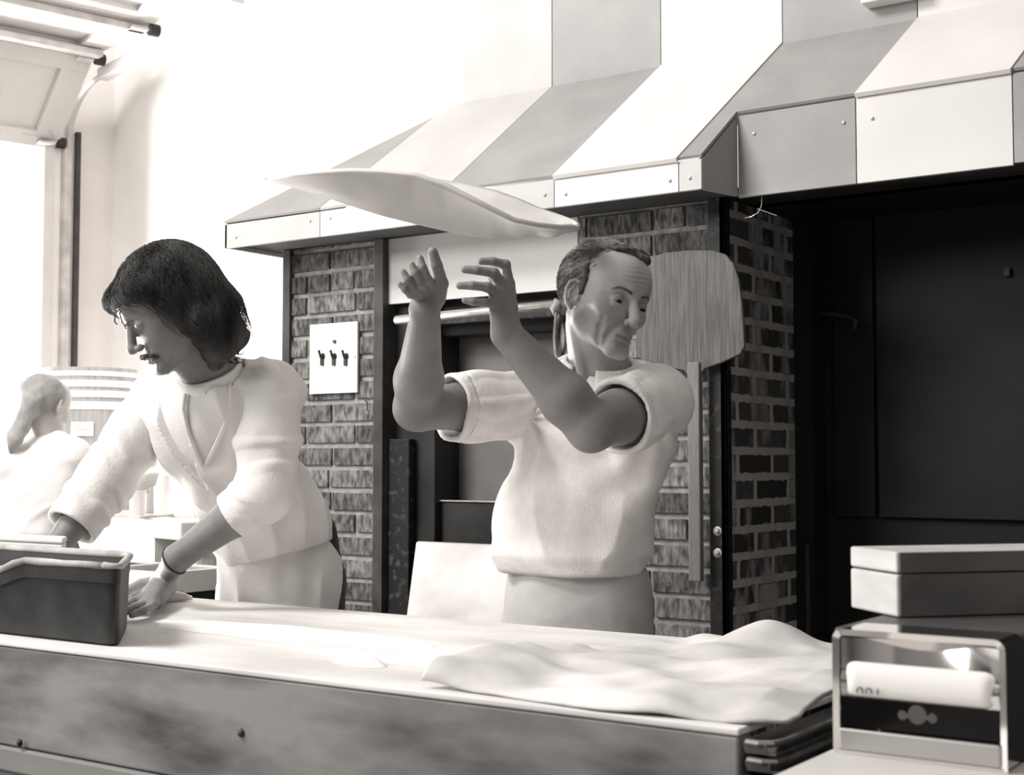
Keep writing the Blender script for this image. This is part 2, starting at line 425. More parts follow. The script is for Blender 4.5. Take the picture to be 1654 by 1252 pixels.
# side of the right pillar: sloppily pointed brick
def side_brick_mat():
    m = bpy.data.materials.new('mortar_smeared_brick'); m.use_nodes = True; nt = m.node_tree; L = nt.links.new
    b = nt.nodes['Principled BSDF']; b.inputs['Roughness'].default_value = .95
    t = nt.nodes.new('ShaderNodeTexCoord'); s = nt.nodes.new('ShaderNodeSeparateXYZ'); c = nt.nodes.new('ShaderNodeCombineXYZ')
    L(t.outputs['Object'], s.inputs[0])
    n = nt.nodes.new('ShaderNodeTexNoise'); n.inputs['Scale'].default_value = 38; n.inputs['Detail'].default_value = 5
    L(t.outputs['Object'], n.inputs['Vector'])
    m1 = nt.nodes.new('ShaderNodeMath'); m1.operation = 'MULTIPLY_ADD'; m1.inputs[1].default_value = .013; L(n.outputs['Fac'], m1.inputs[0]); L(s.outputs['Z'], m1.inputs[2])
    n3 = nt.nodes.new('ShaderNodeTexNoise'); n3.inputs['Scale'].default_value = 22; L(t.outputs['Object'], n3.inputs['Vector'])
    m2 = nt.nodes.new('ShaderNodeMath'); m2.operation = 'MULTIPLY_ADD'; m2.inputs[1].default_value = .016; L(n3.outputs['Fac'], m2.inputs[0]); L(s.outputs['Y'], m2.inputs[2])
    L(m2.outputs[0], c.inputs['X']); L(m1.outputs[0], c.inputs['Y'])
    bt = nt.nodes.new('ShaderNodeTexBrick'); L(c.outputs[0], bt.inputs['Vector'])
    bt.inputs['Scale'].default_value = 1; bt.inputs['Mortar Size'].default_value = .0125; bt.inputs['Mortar Smooth'].default_value = .25
    bt.inputs['Brick Width'].default_value = .21; bt.inputs['Row Height'].default_value = CH; bt.inputs['Bias'].default_value = -.2
    bt.inputs['Color1'].default_value = W(.022); bt.inputs['Color2'].default_value = W(.09); bt.inputs['Mortar'].default_value = W(.42)
    n2 = nt.nodes.new('ShaderNodeTexNoise'); n2.inputs['Scale'].default_value = 8; n2.inputs['Detail'].default_value = 8
    mp = nt.nodes.new('ShaderNodeMapping'); mp.inputs['Scale'].default_value = (1, 1.6, .6); L(t.outputs['Object'], mp.inputs[0]); L(mp.outputs[0], n2.inputs['Vector'])
    r = nt.nodes.new('ShaderNodeValToRGB'); r.color_ramp.elements[0].position = .47; r.color_ramp.elements[1].position = .62
    L(n2.outputs['Fac'], r.inputs[0])
    mx = nt.nodes.new('ShaderNodeMix'); mx.data_type = 'RGBA'; L(r.outputs[0], mx.inputs['Factor']); L(bt.outputs['Color'], mx.inputs['A']); mx.inputs['B'].default_value = W(.32)
    L(mx.outputs['Result'], b.inputs['Base Color'])
    bp = nt.nodes.new('ShaderNodeBump'); bp.inputs['Strength'].default_value = .7; bp.inputs['Distance'].default_value = .012
    ad = nt.nodes.new('ShaderNodeMath'); ad.operation = 'MULTIPLY_ADD'; ad.inputs[1].default_value = .5; L(n.outputs['Fac'], ad.inputs[0]); L(bt.outputs['Fac'], ad.inputs[2])
    L(ad.outputs[0], bp.inputs['Height']); L(bp.outputs[0], b.inputs['Normal'])
    return m
MB().box((-1.566, YP + .012, 0), (-1.553, 3.62, 1.924)).build('side_face', side_brick_mat(), pr)

# ---- dark alcove to the right of the pillar
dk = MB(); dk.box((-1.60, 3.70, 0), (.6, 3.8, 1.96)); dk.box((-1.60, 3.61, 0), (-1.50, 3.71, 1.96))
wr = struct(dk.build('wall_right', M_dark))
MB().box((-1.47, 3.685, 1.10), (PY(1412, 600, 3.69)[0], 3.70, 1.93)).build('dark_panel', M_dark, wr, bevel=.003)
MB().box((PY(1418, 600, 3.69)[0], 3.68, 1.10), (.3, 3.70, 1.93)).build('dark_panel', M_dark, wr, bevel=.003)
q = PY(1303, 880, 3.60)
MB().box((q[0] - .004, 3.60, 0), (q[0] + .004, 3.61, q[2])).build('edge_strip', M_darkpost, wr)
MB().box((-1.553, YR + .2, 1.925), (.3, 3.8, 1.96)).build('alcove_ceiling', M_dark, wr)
a = PY(1305, 500, 3.66); 
tag(MB().tube([PY(1305, 504, 3.66), PY(1340, 507, 3.655), PY(1372, 512, 3.65), PY(1383, 520, 3.64), PY(1378, 532, 3.64)], .006, 8).build('wall_hook', M_darkpost, smooth=True), 'dim metal hook arm on the dark wall to the right of the brick pillar', 'hook')
a = PY(1622, 433, 3.67); b = PY(1631, 446, 3.67)
tag(MB().box((a[0], 3.665, b[2]), (b[0], 3.68, a[2])).build('wall_bracket', M_darkpost), 'tiny metal bracket high on the dark wall at the right edge', 'bracket')
tag(MB().tube([PY(1203, 352, 3.185), PY(1214, 350, 3.10), PY(1224, 344, 3.10), PY(1230, 333, 3.13), PY(1231, 318, 3.15)], .0016, 6).build('wire_end', M_rod, smooth=True), 'thin wire curling down from under the awning corner', 'wire')

# ---- oven between the pillars
OX0, OX1 = -2.682, -2.008
ov = thing('brick_oven', 'black framed oven set between the two brick pillars', 'oven', (-2.345, 3.45, 0))
MB().box((OX0, YP + .005, 1.726), (OX1, YP + .02, 1.924)).build('hood_panel', M_white, ov, bevel=.001)
MB().box((OX0, 3.42, 0), (OX1, 3.6, 1.92)).build('oven_body', M_black, ov)
fr = MB(); fr.box((OX0, 3.24, 0), (-2.53, 3.42, 1.90)); fr.box((-2.06, 3.24, 0), (OX1, 3.42, 1.90))
fr.box((-2.53, 3.27, 1.625), (-2.06, 3.42, 1.90)); fr.box((-2.53, 3.27, 0), (-2.06, 3.42, 1.135))
fr.build('oven_frame', M_black, ov, bevel=.004)
a = PY(720, 545, 3.36)
MB().box((-2.53, 3.36, 1.13), (-2.06, 3.38, 1.63)).build('oven_door', M_oven, ov)
MB().box((-2.60, 3.262, 1.135), (-2.06, 3.272, 1.139)).build('frame_bead', M_rod, ov)
MB().box((-2.56, 3.225, 1.655), (-2.03, 3.262, 1.69)).build('grimy_rail', M_blackworn, ov, bevel=.003)
MB().box((OX0 + .003, 3.205, 0), (-2.60, 3.235, 1.32)).build('side_plate', M_blackworn, ov, bevel=.003)
MB().tube([PY(640, 517, 3.13), PY(930, 489, 3.13)], .0125, 16).build('handle_bar', M_rod, ov, smooth=True)
for xx in (650, 925):
    q = PY(xx, 514 - (xx - 640) * .0966, 3.13)
    MB().tube([q, q + V3(0, .115, 0)], .009, 8).build('bar_bracket', M_black, ov)
# strip of cloth tied round the bar
kn = P(899, 497, 3.70)
ct = MB()
ct.tube([PY(899, y_, 3.115) + V3(dx, 0, 0) for y_, dx in ((483, -.006), (490, .006), (499, -.004), (508, 0))], [.005, .013, .015, .010], 10)
ct.tube([PY(x_, y_, 3.118) for x_, y_ in ((900, 502), (902, 520), (900, 540), (902, 560), (904, 582))], [.008, .011, .009, .014, .010], 8)
ct.tube([PY(x_, y_, 3.122) for x_, y_ in ((901, 504), (908, 525), (911, 548), (908, 565), (907, 580))], [.006, .008, .012, .009, .004], 8)
ct.tube([PY(x_, y_, 3.10) for x_, y_ in ((899, 504), (897, 520), (896, 545), (899, 575))], [.004, .005, .006, .003], 6)
tag(ct.build('tied_cloth_strip', mat('grimy_cloth', .03, .9, .45, 60, stretch=(1, 1, .15), bump=.8), smooth=True), 'grimy cloth strip knotted round the metal bar above the oven door', 'cloth')
# white board leaning below the oven door
a = PY(672, 876, 3.19); b = PY(657, 992, 3.08); c = PY(930, 880, 3.19)
wbd = MB().prism([b + (b - a) * .9, V3(c[0], 0, 0) + (b + (b - a) * .9) * V3(0, 1, 1), V3(c[0], a[1], a[2]), a], (0, .012, .003))
tag(wbd.build('leaning_board', mat('stained_white_board', .55, .6, .85, 4, lo=.3, hi=.55), bevel=.002), 'white stained board leaning below the oven behind the dough tosser', 'board')

# ---- switch plate
a = PY(502, 525, YP - .016); b = PY(578, 634, YP - .016)
sp = thing('switch_plate', 'white metal plate with three switches on the left brick pillar', 'switch plate', ((a[0] + b[0]) / 2, YP - .01, b[2]))
MB().box((a[0], YP - .020, b[2]), (b[0], YP - .012, a[2])).build('plate', M_porc, sp, bevel=.001)
for xx in (521, 540, 559):
    c = PY(xx, 578, YP - .02); 
    s1 = MB().lathe(c + V3(0, 0, .004), [(0, -.012), (.006, -.010), (.0065, -.002), (.011, 0), (.011, .002)], 12, axis=(0, 1, 0)).build('switch_knob', M_black, sp)
    MB().tube([c + V3(0, -.01, .002), c + V3(0, -.018, .022)], .004, 8).build('lever', M_black, s1)
    MB().box(c + V3(-.006, 0, -.024), c + V3(.006, -.006, -.002)).build('switch_label', M_darkpost, s1, bevel=.001)
c = PY(541, 552, YP - .02); MB().lathe(c, [(0, -.007), (.005, -.006), (.006, 0)], 12, axis=(0, 1, 0)).build('pilot_light', M_darkpost, sp)
c = PY(574, 577, YP - .02); MB().lathe(c, [(0, -.002), (.002, -.0015), (.0025, 0)], 8, axis=(0, 1, 0)).build('screw', M_darkpost, sp)
q = PY(590, 655, YP - .02)
tag(MB().tube([q + V3(-.006, .008, .014), q + V3(.008, 0, .010), q + V3(.006, 0, .0), q + V3(.010, 0, -.008), q + V3(-.002, .006, -.014)], .002, 6).build('bent_nail', M_black, smooth=True), 'bent black nail in the left brick pillar below the switch plate', 'nail')

# ---- wooden peel
YB = 3.14
out = [(1036, 430), (1048, 415), (1075, 408), (1110, 404), (1150, 404), (1172, 411), (1185, 427), (1193, 452), (1198, 490), (1201, 530), (1202, 560), (1196, 572),
       (1165, 586), (1137, 596), (1131, 606), (1110, 606), (1105, 598), (1080, 594), (1052, 586), (1028, 577), (1026, 560), (1030, 500)]
pe = thing('pizza_peel', 'large wooden pizza peel hanging blade up on the right brick pillar', 'peel', PY(1121, 940, YB))
MB().prism([PY(x_, y_, YB) for x_, y_ in out], (0, .012, 0)).build('blade', M_oak, pe, bevel=.003)
a = PY(1111, 598, YB - .004); b = PY(1132, 940, YB - .004); c = PY(1130, 598, YB - .004)
MB().box((a[0], YB - .008, b[2]), (c[0], YB + .014, a[2] + .02)).build('handle', M_oakh, pe, bevel=.003)

# ================================================================ WORK COUNTER
CY0, CY1, CX0, CX1, CZ = 1.590, 2.355, -3.35, -.762, .92
wc = thing('work_counter', 'long floury wooden work counter across the foreground', 'counter', ((CX0 + CX1) / 2, (CY0 + CY1) / 2, 0))
MB().box((CX0, CY0, CZ - .010), (CX1, CY1, CZ)).build('counter_top', M_top, wc, bevel=.003)
MB().box((CX0, CY0 + .002, CZ - .19), (CX1 - .002, CY0 + .04, CZ - .0105)).build('front_board', M_front, wc, bevel=.004)
MB().box((CX0, CY0 - .006, CZ - .235), (CX1 - .002, CY0 + .04, CZ - .192)).build('rail', M_lower, wc, bevel=.004)
MB().box((CX0, CY0 + .012, .10), (CX1 - .03, CY0 + .04, CZ - .237)).build('lower_board', M_lower, wc, bevel=.003)
MB().box((CX1 - .035, CY0 + .04, .1), (CX1 - .01, CY1 - .03, CZ - .031)).build('end_board', M_front, wc, bevel=.003)
for xx in (CX0 + .06, CX1 - .10):
    for yy in (CY0 + .05, CY1 - .12): MB().box((xx, yy, 0), (xx + .06, yy + .06, CZ - .032)).build('leg', M_lower, wc, bevel=.003)
for px_, py_ in ((33, 1200), (384, 1185)):
    q = PY(px_, py_, CY0 - .006)
    MB().lathe(q if px_ < 100 else V3(q[0], CY0 + .002, q[2]), [(0, -.006), (.004, -.0055), (.0065, -.003), (.007, 0)], 14, axis=(0, 1, 0)).build('rivet', M_blackworn if px_ < 100 else M_darkpost, wc, smooth=True)

def nz(p, s, seed=0): return mnoise.noise(Vector((p[0] * s + seed, p[1] * s - seed, (p[2] if len(p) > 2 else 0) * s)))
# flour dusting and mounds
def mound(name, cx_, cy_, rx_, ry_, h_, seed, m, label, cat, kind=None, rot=0.0, lump=.35, group=None, smooth=True):
    c = PZ(cx_, cy_, CZ)
    def fn(a_, b_):
        th = a_ * 2 * math.pi; r = b_
        n_ = 1 + .28 * nz((math.cos(th), math.sin(th)), 1.6, seed)
        lx, ly = math.cos(th) * r * rx_ * n_, math.sin(th) * r * ry_ * n_
        x_ = c[0] + lx * math.cos(rot) - ly * math.sin(rot); y_ = c[1] + lx * math.sin(rot) + ly * math.cos(rot)
        z_ = CZ + .0004 + h_ * (1 - r ** 2.2) * (1 + lump * nz((x_, y_), 30, seed))
        return (x_, y_, z_)
    return tag(MB().grid(fn, 48, 12).build(name, m, smooth=smooth), label, cat, group, kind)
mound('flour_dusting', 660, 1068, .24, .05, .006, 3, M_flour, 'scattered flour along the front edge of the counter', 'flour', 'stuff')
mound('flour_mound', 585, 1074, .05, .026, .017, 8, M_flour, 'small heap of flour near the middle of the counter front edge', 'flour', 'stuff')
mound('flour_mound', 700, 1062, .075, .035, .02, 5, M_flour, 'flour heap at the left corner of the floured cloth', 'flour', 'stuff')
mound('flour_dusting', 470, 1025, .40, .10, .003, 9, M_flour, 'flour spread thin on the bare middle of the counter', 'flour', 'stuff')

# floured cloth over flattened dough at the right end
A_ = PZ(716, 1104, CZ); B_ = PZ(888, 1048, CZ + .02)
def cloth(a_, b_):
    # a_: along the counter, b_: from front to back
    xl = A_[0] + (B_[0] - A_[0]) * min(b_ / .45, 1) + max(0, b_ - .45) * .25
    x_ = xl + (-.765 + .040 * max(0, min(1, 1 - (b_ - .08) / .28)) - xl) * a_
    yl = CY0 + .012 + .01 * math.sin(a_ * 9)
    y_ = yl + (CY1 - .015 - yl) * b_
    y_ += .02 * nz((x_, b_), 5, 2) * (1 - b_) * (a_ < .85) + .05 * (max(0, a_ - .90) / .10) ** 2 * max(0, 1 - b_ / .2)
    h_ = .010 + .020 * max(0, nz((x_, y_), 6, 4) + .25) + .010 * nz((x_, y_), 13, 1)
    h_ += .016 * math.exp(-((a_) / .10) ** 2) * (b_ < .55) + .028 * math.exp(-((a_ - .34) / .14) ** 2 - ((b_ - .9) / .13) ** 2)
    edge = min(b_, 1 - b_) / .06
    h_ *= min(1, .35 + edge)
    h_ *= 1 - .8 * max(0, a_ - .9) / .1
    return (x_, y_, CZ + max(.002, h_))
tag(MB().grid(cloth, 110, 60).build('floured_cloth', M_canvas, smooth=True, solid=.004), 'floured canvas cloth over dough at the right end of the counter', 'cloth')

# pans stacked at the end of the counter
for k in range(5):
    z0 = .800 + .0225 * k; 
    x0 = CX1 + .004
    def rimq(i, s=1): pass
    m = MB()
    y0, y1, x1 = CY0 + .004 * (k % 2), CY0 + .30, x0 + .044 - .003 * (k % 3)
    m.box((x0, y0 + .008, z0), (x1, y1, z0 + .003))
    m.tube([(x0 + .004, y0 + .004, z0 + .014), (x1 - .02, y0 + .002, z0 + .014), (x1 - .006, y0 + .012, z0 + .014), (x1, y0 + .03, z0 + .014), (x1, y1, z0 + .014)], .0045, 8)
    m.prism([V3(x0, y0 + .002, z0 + .014), V3(x1 - .01, y0 + .002, z0 + .014), V3(x1 - .012, y0 + .008, z0), V3(x0, y0 + .008, z0)], (0, .002, 0))
    m.prism([V3(x1, y0 + .02, z0 + .014), V3(x1, y1, z0 + .014), V3(x1 - .006, y1, z0), V3(x1 - .006, y0 + .02, z0)], (-.002, 0, 0))
    words_ = ['bottom', 'second lowest', 'middle', 'second highest', 'top'][k]
    tag(m.build('sheet_pan', mat('dark_tin', .10, .4, .2, 18, metal=.3)), words_ + ' tin pan of the short stack at the right end of the counter', 'pan', 'tin pans stacked at the counter end')
tag(MB().box((CX1 + .001, CY0 + .004, 0), (CX1 + .136, CY0 + .60, .799)).build('gap_fill_stand', M_black, bevel=.004), 'black stand under the tin pans added to keep the counter end gap dark', 'stand')  # black block, widened so the gap beside the pans reads as shadow

# ================================================================ FRONT RIGHT: ledge, cabinet, box, napkins
LZ = .933
lx = PZ(1300, 1220, LZ)[0]
lx = -.600
lg = thing('serving_ledge', 'pale serving ledge under the chrome napkin dispenser', 'ledge', (lx + .3, 1.3, 0))
MB().box((lx, .95, LZ - .03), (.2, 1.535, LZ)).build('ledge_top', M_ledge, lg, bevel=.006)
MB().box((lx + .05, 1.0, 0), (.15, 1.50, LZ - .031)).build('ledge_base', M_black, lg)
cb = MB().box((-.618, 1.540, 0), (-.418, 2.06, 1.06))
tag(cb.build('dark_cabinet', mat('dark_cabinet_paint', .05, .45, .075, 6), bevel=.005), 'dark upright cabinet behind the napkin dispenser carrying the wooden box', 'cabinet')
# wooden box
c1 = PZ(1450, 997.5, 1.061); c0_ = PZ(1374, 981.5, 1.061); 
ex = unit((c0_ - c1) * V3(1, 1, 0)); ey = V3(-ex[1], ex[0], 0)
if ey @ V3(1, 1, 0) < 0: ey = -ey
Lx = np.linalg.norm((c0_ - c1)[:2])
t891 = (PZ(1448, 891, 1.25)[2])
def PV(x, y, q): r = ray(x, y); tt = (q[0] * RGT[0] + q[1] * RGT[1]); return None
dpt = (c1 - EYE) @ FWD
hb_ = (P(1449, 892, dpt)[2] - 1.061)
wbx = thing('wooden_box', 'flat wooden box with a lid on the dark cabinet at the right', 'box', (c1 + ex * Lx / 2 + ey * .15))
bz = hb_ * .66
def wbox(z0, z1, g, mm, nm):
    o = c1 - ex * g * 0 + V3(0, 0, 0)
    m = MB().obox(V3(c1[0], c1[1], z0), ex * Lx, ey * .34, V3(0, 0, z1 - z0)).build(nm, mm, wbx, bevel=.003)
    return m
for z0_, z1_, nm_ in ((1.062, 1.060 + bz, 'shade_panel'), (1.063 + bz, 1.060 + hb_, 'shade_panel')):
    MB().obox(V3(c1[0], c1[1], z0_) - ex * .0012 + ey * .004, ex * .002, ey * .332, V3(0, 0, z1_ - z0_)).build(nm_, M_boxshade, wbx)  # shade of the unlit long side, put on as a darker panel
wbox(1.061, 1.061 + bz - .001, 0, M_box, 'box_body'); wbox(1.061 + bz + .001, 1.061 + hb_, 0, M_box, 'box_lid')
# napkin dispenser
ND = thing('napkin_dispenser', 'chrome tabletop napkin dispenser with paper showing in its slot', 'dispenser', (-.493, 1.44, LZ))
nx0, nx1, ny0, ny1, nz0, nz1 = -.588, -.402, 1.462, 1.534, LZ + .002, LZ + .135
sh = MB()
th_ = .006
# frame: rounded hoop of sheet chrome
def hoop(y0, y1, inset, r):
    prof = []
    for (cx_, cz_, a0) in ((nx1 - r, nz1 - r, 0), (nx0 + r, nz1 - r, 90)):
        for k in range(7):
            a_ = math.radians(a0 + k * 15); prof.append((cx_ + math.cos(a_) * (r - inset), cz_ + math.sin(a_) * (r - inset)))
    prof = [(nx1 - inset, nz0)] + prof + [(nx0 + inset, nz0)]
    return prof
po, pi_ = hoop(0, 0, 0, .012), hoop(0, 0, .007, .012)
n_ = len(po)
vs = [(x_, ny0, z_) for x_, z_ in po] + [(x_, ny1, z_) for x_, z_ in po] + [(x_, ny0 + .002, z_) for x_, z_ in pi_] + [(x_, ny1, z_) for x_, z_ in pi_]
fs = []
for i in range(n_ - 1):
    fs += [(i, i + 1, n_ + i + 1, n_ + i), (2 * n_ + i, 2 * n_ + i + 1, 3 * n_ + i + 1, 3 * n_ + i), (i, i + 1, 2 * n_ + i + 1, 2 * n_ + i)]
sh.add(vs, fs); sh.build('outer_shell', M_chrome, ND, smooth=False)
MB().box((nx0, ny0 + .001, nz0 - .002), (nx1, ny1, nz0 + .003)).build('base_plate', M_chrome, ND, bevel=.001)
MB().box((nx0 + .006, ny1 - .01, nz0), (nx1 - .006, ny1 - .004, nz1 - .006)).build('back_plate', M_chrome, ND)
# face plate with a dished upper half (curves inwards like a bowl) and a flat lower half
def face(a_, b_):
    x_ = nx0 + .008 + (nx1 - nx0 - .016) * a_
    z_ = nz0 + .028 + (nz1 - .010 - nz0 - .028) * b_
    s_ = (1 - (2 * a_ - 1) ** 2)
    dpt_ = .012 * max(0, b_ - .45) / .55 * s_ * 1.6
    if .40 < b_ < .58: dpt_ -= .003
    return (x_, ny0 + .006 + dpt_, z_)
MB().grid(face, 24, 20).build('face_plate', M_chrome, ND, smooth=True)
def roll(a_, b_):
    th2 = (b_ - .5) * math.pi
    x_ = nx0 + .012 + (nx1 - nx0 - .024) * a_
    e_ = min(1, min(a_, 1 - a_) / .06) ** .5
    return (x_, ny0 + .008 - .010 * math.cos(th2) * e_, nz0 + .079 + .019 * math.sin(th2) * (.7 + .3 * e_))
MB().grid(roll, 30, 12).build('paper_fold', M_napkin, ND, smooth=True)
MB().box((nx0 + .008, ny0 + .002, nz0 + .028), (nx1 - .008, ny0 + .006, nz0 + .060)).build('lower_plate', mat('dark_smoked_plate', .02, .12, metal=.9), ND, bevel=.001)
MB().box((nx0 + .007, ny0 - .001, nz0 + .003), (nx1 - .007, ny0 + .004, nz0 + .026)).build('lower_lip', mat('satin_metal', .55, .35, metal=.8), ND, bevel=.002)
em = MB(); ez = nz0 + .046; exx = (nx0 + nx1) / 2 + .0
em.lathe((exx, ny0 + .0015, ez + .002), [(0, 0), (.010, .0), (.011, .002)], 18, axis=(0, 1, 0))
for s_ in (-1, 1): em.lathe((exx + s_ * .016, ny0 + .0015, ez), [(0, 0), (.005, .0), (.006, .002)], 12, axis=(0, 1, 0))
em.box((exx - .016, ny0 + .001, ez - .002), (exx + .016, ny0 + .003, ez + .002))
em.build('emblem', mat('dull_emblem', .12, .4, metal=.5), ND)
# embossed letters on the paper
lt = MB()
for k, xx in enumerate((-.556, -.546, -.536)):
    if k < 2:
        lt.tube([(xx - .003, ny0 - .0028, nz0 + .066), (xx - .003, ny0 - .003, nz0 + .070), (xx, ny0 - .003, nz0 + .072), (xx + .003, ny0 - .003, nz0 + .070), (xx + .003, ny0 - .0028, nz0 + .066)], .0008, 5)
    else: lt.tube([(xx, ny0 - .0028, nz0 + .066), (xx, ny0 - .003, nz0 + .072)], .0008, 5)
lt.build('paper_print', M_darkpost, ND)

# ================================================================ LEFT FOREGROUND: tub, tray, dough
zt = CZ + .002
br = PZ(188, 1046, zt)
bt_ = thing('bus_tub', 'dark scuffed plastic tub of flour on the left front of the counter', 'tub', (br[0] - .25, br[1] + .12, CZ))
hT = .142
LTB = .62
bdir = V3(math.cos(math.radians(137)), math.sin(math.radians(137)), 0)
BDEP = .30
def tubring(z, g, r=.045, n=6):
    A = V3(br[0] + g * .75, br[1] + .004 - g * .55, 0); B = A + bdir * (BDEP + g * 1.2); D = A - V3(LTB + g * 2, 0, 0); C_ = V3(D[0] - .12, B[1], 0)
    P4 = [A, B, C_, D]; pts = []
    for i in range(4):
        p0, p1, p2 = P4[i - 1], P4[i], P4[(i + 1) % 4]
        u1, u2 = unit(p0 - p1), unit(p2 - p1)
        rr = min(r, .045)
        a, b = p1 + u1 * rr, p1 + u2 * rr
        for k in range(n + 1):
            t = k / n; q = a * (1 - t) ** 2 + p1 * 2 * t * (1 - t) + b * t * t
            dip = -.020 * max(0, min(1, (br[0] - .26 - q[0]) / .05)) * (1 if z > zt + hT - .03 and i in (0, 3) else 0)
            pts.append((q[0], q[1], z + dip))
    # extra stations along the front edge so that the rim can dip
    out_p = []
    for k, p in enumerate(pts):
        out_p.append(p)
        if k == len(pts) - 1:
            q0, q1 = np.array(pts[-1]), np.array(pts[0])
            for m_ in range(1, 16):
                q = q0 + (q1 - q0) * m_ / 16; zz = z
                dip = -.020 * max(0, min(1, (br[0] - .26 - q[0]) / .05)) * (1 if z > zt + hT - .03 else 0)
                out_p.append((q[0], q[1], z + dip))
    return out_p
rings = [(0, -.018), (.004, -.006), (.014, 0), (.06, .012), (hT - .030, .026), (hT - .028, .036), (hT, .038), (hT + .001, .030), (hT - .003, .024), (.06, .004), (.012, -.008), (.008, -.02)]
m = MB(); N = len(tubring(0, 0))
for z_, g_ in rings: m.v += [tuple(p) for p in tubring(zt + z_, g_)]
for i in range(len(rings) - 1):
    for k in range(N): m.f.append((i * N + k, i * N + (k + 1) % N, (i + 1) * N + (k + 1) % N, (i + 1) * N + k))
m.f.append(tuple(range(N))); m.f.append(tuple(range((len(rings) - 1) * N, len(rings) * N)))
m.build('tub_body', M_tub, bt_, smooth=True).modifiers.new('e', 'EDGE_SPLIT').split_angle = math.radians(40)
# flour coating on the rim
rm = MB()
pp = tubring(zt + hT + .001, .034)
rm.tube([np.array(p) + V3(0, 0, .001 + .0015 * nz(p, 20)) for p in pp] + [np.array(pp[0])], [.0065 + .0022 * nz(p, 30, 3) for p in pp] + [.0065 + .0022 * nz(pp[0], 30, 3)], 8)
rm.build('floury_rim', M_tubrim, bt_, smooth=True)
def fl_(a_, b_):
    A = V3(br[0] - .022, br[1] + .016, 0); q = A + bdir * (BDEP - .035) * b_ - V3((LTB - .03) * (1 - a_), 0, 0)
    x_, y_ = q[0], q[1]
    return (x_, y_, zt + .085 + .025 * (1 - a_) + .020 * nz((x_, y_), 9, 5) + .010 * nz((x_, y_), 28, 1))
fo = MB().grid(fl_, 50, 30).build('flour_in_tub', M_flour, smooth=True); tag(fo, 'loose flour filling the dark plastic tub', 'flour', None, 'stuff')
# pale box behind the tub
a = P(101, 870, 2.93); yb = a[1]; zt2 = a[2]
wt = MB(); bd2 = bdir * .10
wt.prism([V3(a[0], yb, zt2), V3(a[0] - .5, yb, zt2), V3(a[0] - .5, yb, zt2 - .012), V3(a[0], yb, zt2 - .012)], bd2)
wt.prism([V3(a[0] - .004, yb + .003, zt2 - .012), V3(a[0] - .48, yb + .003, zt2 - .012), V3(a[0] - .47, yb + .006, CZ + .002), V3(a[0] - .035, yb + .006, CZ + .002)], bd2 * .9)
tag(wt.build('dough_box', mat('pale_plastic', .62, .5, .70, 6), bevel=.004), 'pale lidded dough box behind the dark tub at the left edge', 'box')
# flattened dough under the hand
e1 = PZ(308, 972, CZ + .01); 
dsk = []
cD = PZ(225, 972, CZ); 
def disc(c, rx_, ry_, rot, h_, seed, curl=0.0, cdir=0.0):
    def fn(a_, b_):
        th = a_ * 2 * math.pi; r = b_
        n2 = 1 + .05 * nz((math.cos(th), math.sin(th)), 2, seed)
        lx, ly = math.cos(th) * r * rx_ * n2, math.sin(th) * r * ry_ * n2
        x_ = c[0] + lx * math.cos(rot) - ly * math.sin(rot); y_ = c[1] + lx * math.sin(rot) + ly * math.cos(rot)
        z_ = c[2] + h_ + curl * max(0, (lx * math.cos(cdir) + ly * math.sin(cdir)) / rx_) ** 2
        return (x_, y_, z_)
    return MB().grid(fn, 56, 10)
cD = V3((PZ(308, 972, CZ)[0] + PZ(150, 985, CZ)[0]) / 2, PZ(250, 975, CZ)[1], CZ)
tag(disc(cD, abs(PZ(308, 972, CZ)[0] - PZ(150, 985, CZ)[0]) / 2, .10, 0, .006, 4, curl=.022).build('pizza_dough', M_dough, smooth=True, solid=.009), 'flat dough piece pressed under the hand of the long haired man', 'dough')

# ---- the dough in the air
NR = [(430, 288), (470, 281), (520, 277), (570, 275), (620, 276), (670, 281), (720, 298), (760, 318), (790, 334), (830, 354), (870, 363), (905, 366), (934, 364)]
BL = [(430, 290), (480, 301), (520, 313), (570, 330), (620, 346), (670, 359), (720, 370), (760, 377), (795, 381), (830, 380), (865, 377), (900, 379), (934, 367)]
FR = [(430, 287), (470, 284), (520, 288), (570, 292), (620, 292), (670, 288), (720, 294), (760, 301), (800, 310), (840, 324), (875, 340), (905, 350), (934, 361)]
def lerp_list(Ls, t):
    x = t * (len(Ls) - 1); i = min(int(x), len(Ls) - 2); f_ = x - i
    return np.array(Ls[i]) * (1 - f_) + np.array(Ls[i + 1]) * f_
def dsurf(a_, b_):
    n_, bb, ff = lerp_list(NR, a_), lerp_list(BL, a_), lerp_list(FR, a_)
    wdt = math.sqrt(max(0, 1 - (2 * a_ - 1) ** 2))
    dn, db, df = 2.86 - .20 * wdt, 2.86 - .06 * wdt, 2.86 + .22 * wdt
    base = -.10 * (a_ - .5)
    wgl = 1.0 * nz((a_ * 3, b_ * 3), 2, 7) + (5.0 * math.sin(a_ * 62) * max(0, a_ - .62) * (1 - abs(2 * b_ - 1)))
    A3, B3, C3 = P(n_[0], n_[1], dn + base), P(bb[0], bb[1], db + base), P(ff[0], ff[1], df + base)
    t_ = b_; k0 = (1 - t_) * (1 - 2 * t_); k1 = 4 * t_ * (1 - t_); k2 = t_ * (2 * t_ - 1)
    if t_ < .5: p_ = A3 + (B3 - A3) * math.sin(t_ * math.pi)
    else: p_ = C3 + (B3 - C3) * math.sin(t_ * math.pi)
    return p_ + UPV * wgl * .0013
fd = tag(MB().grid(dsurf, 90, 40).build('tossed_pizza_dough', M_dough, smooth=True, solid=.009), 'wide round sheet of pizza dough flying above the tosser\'s hands', 'dough')

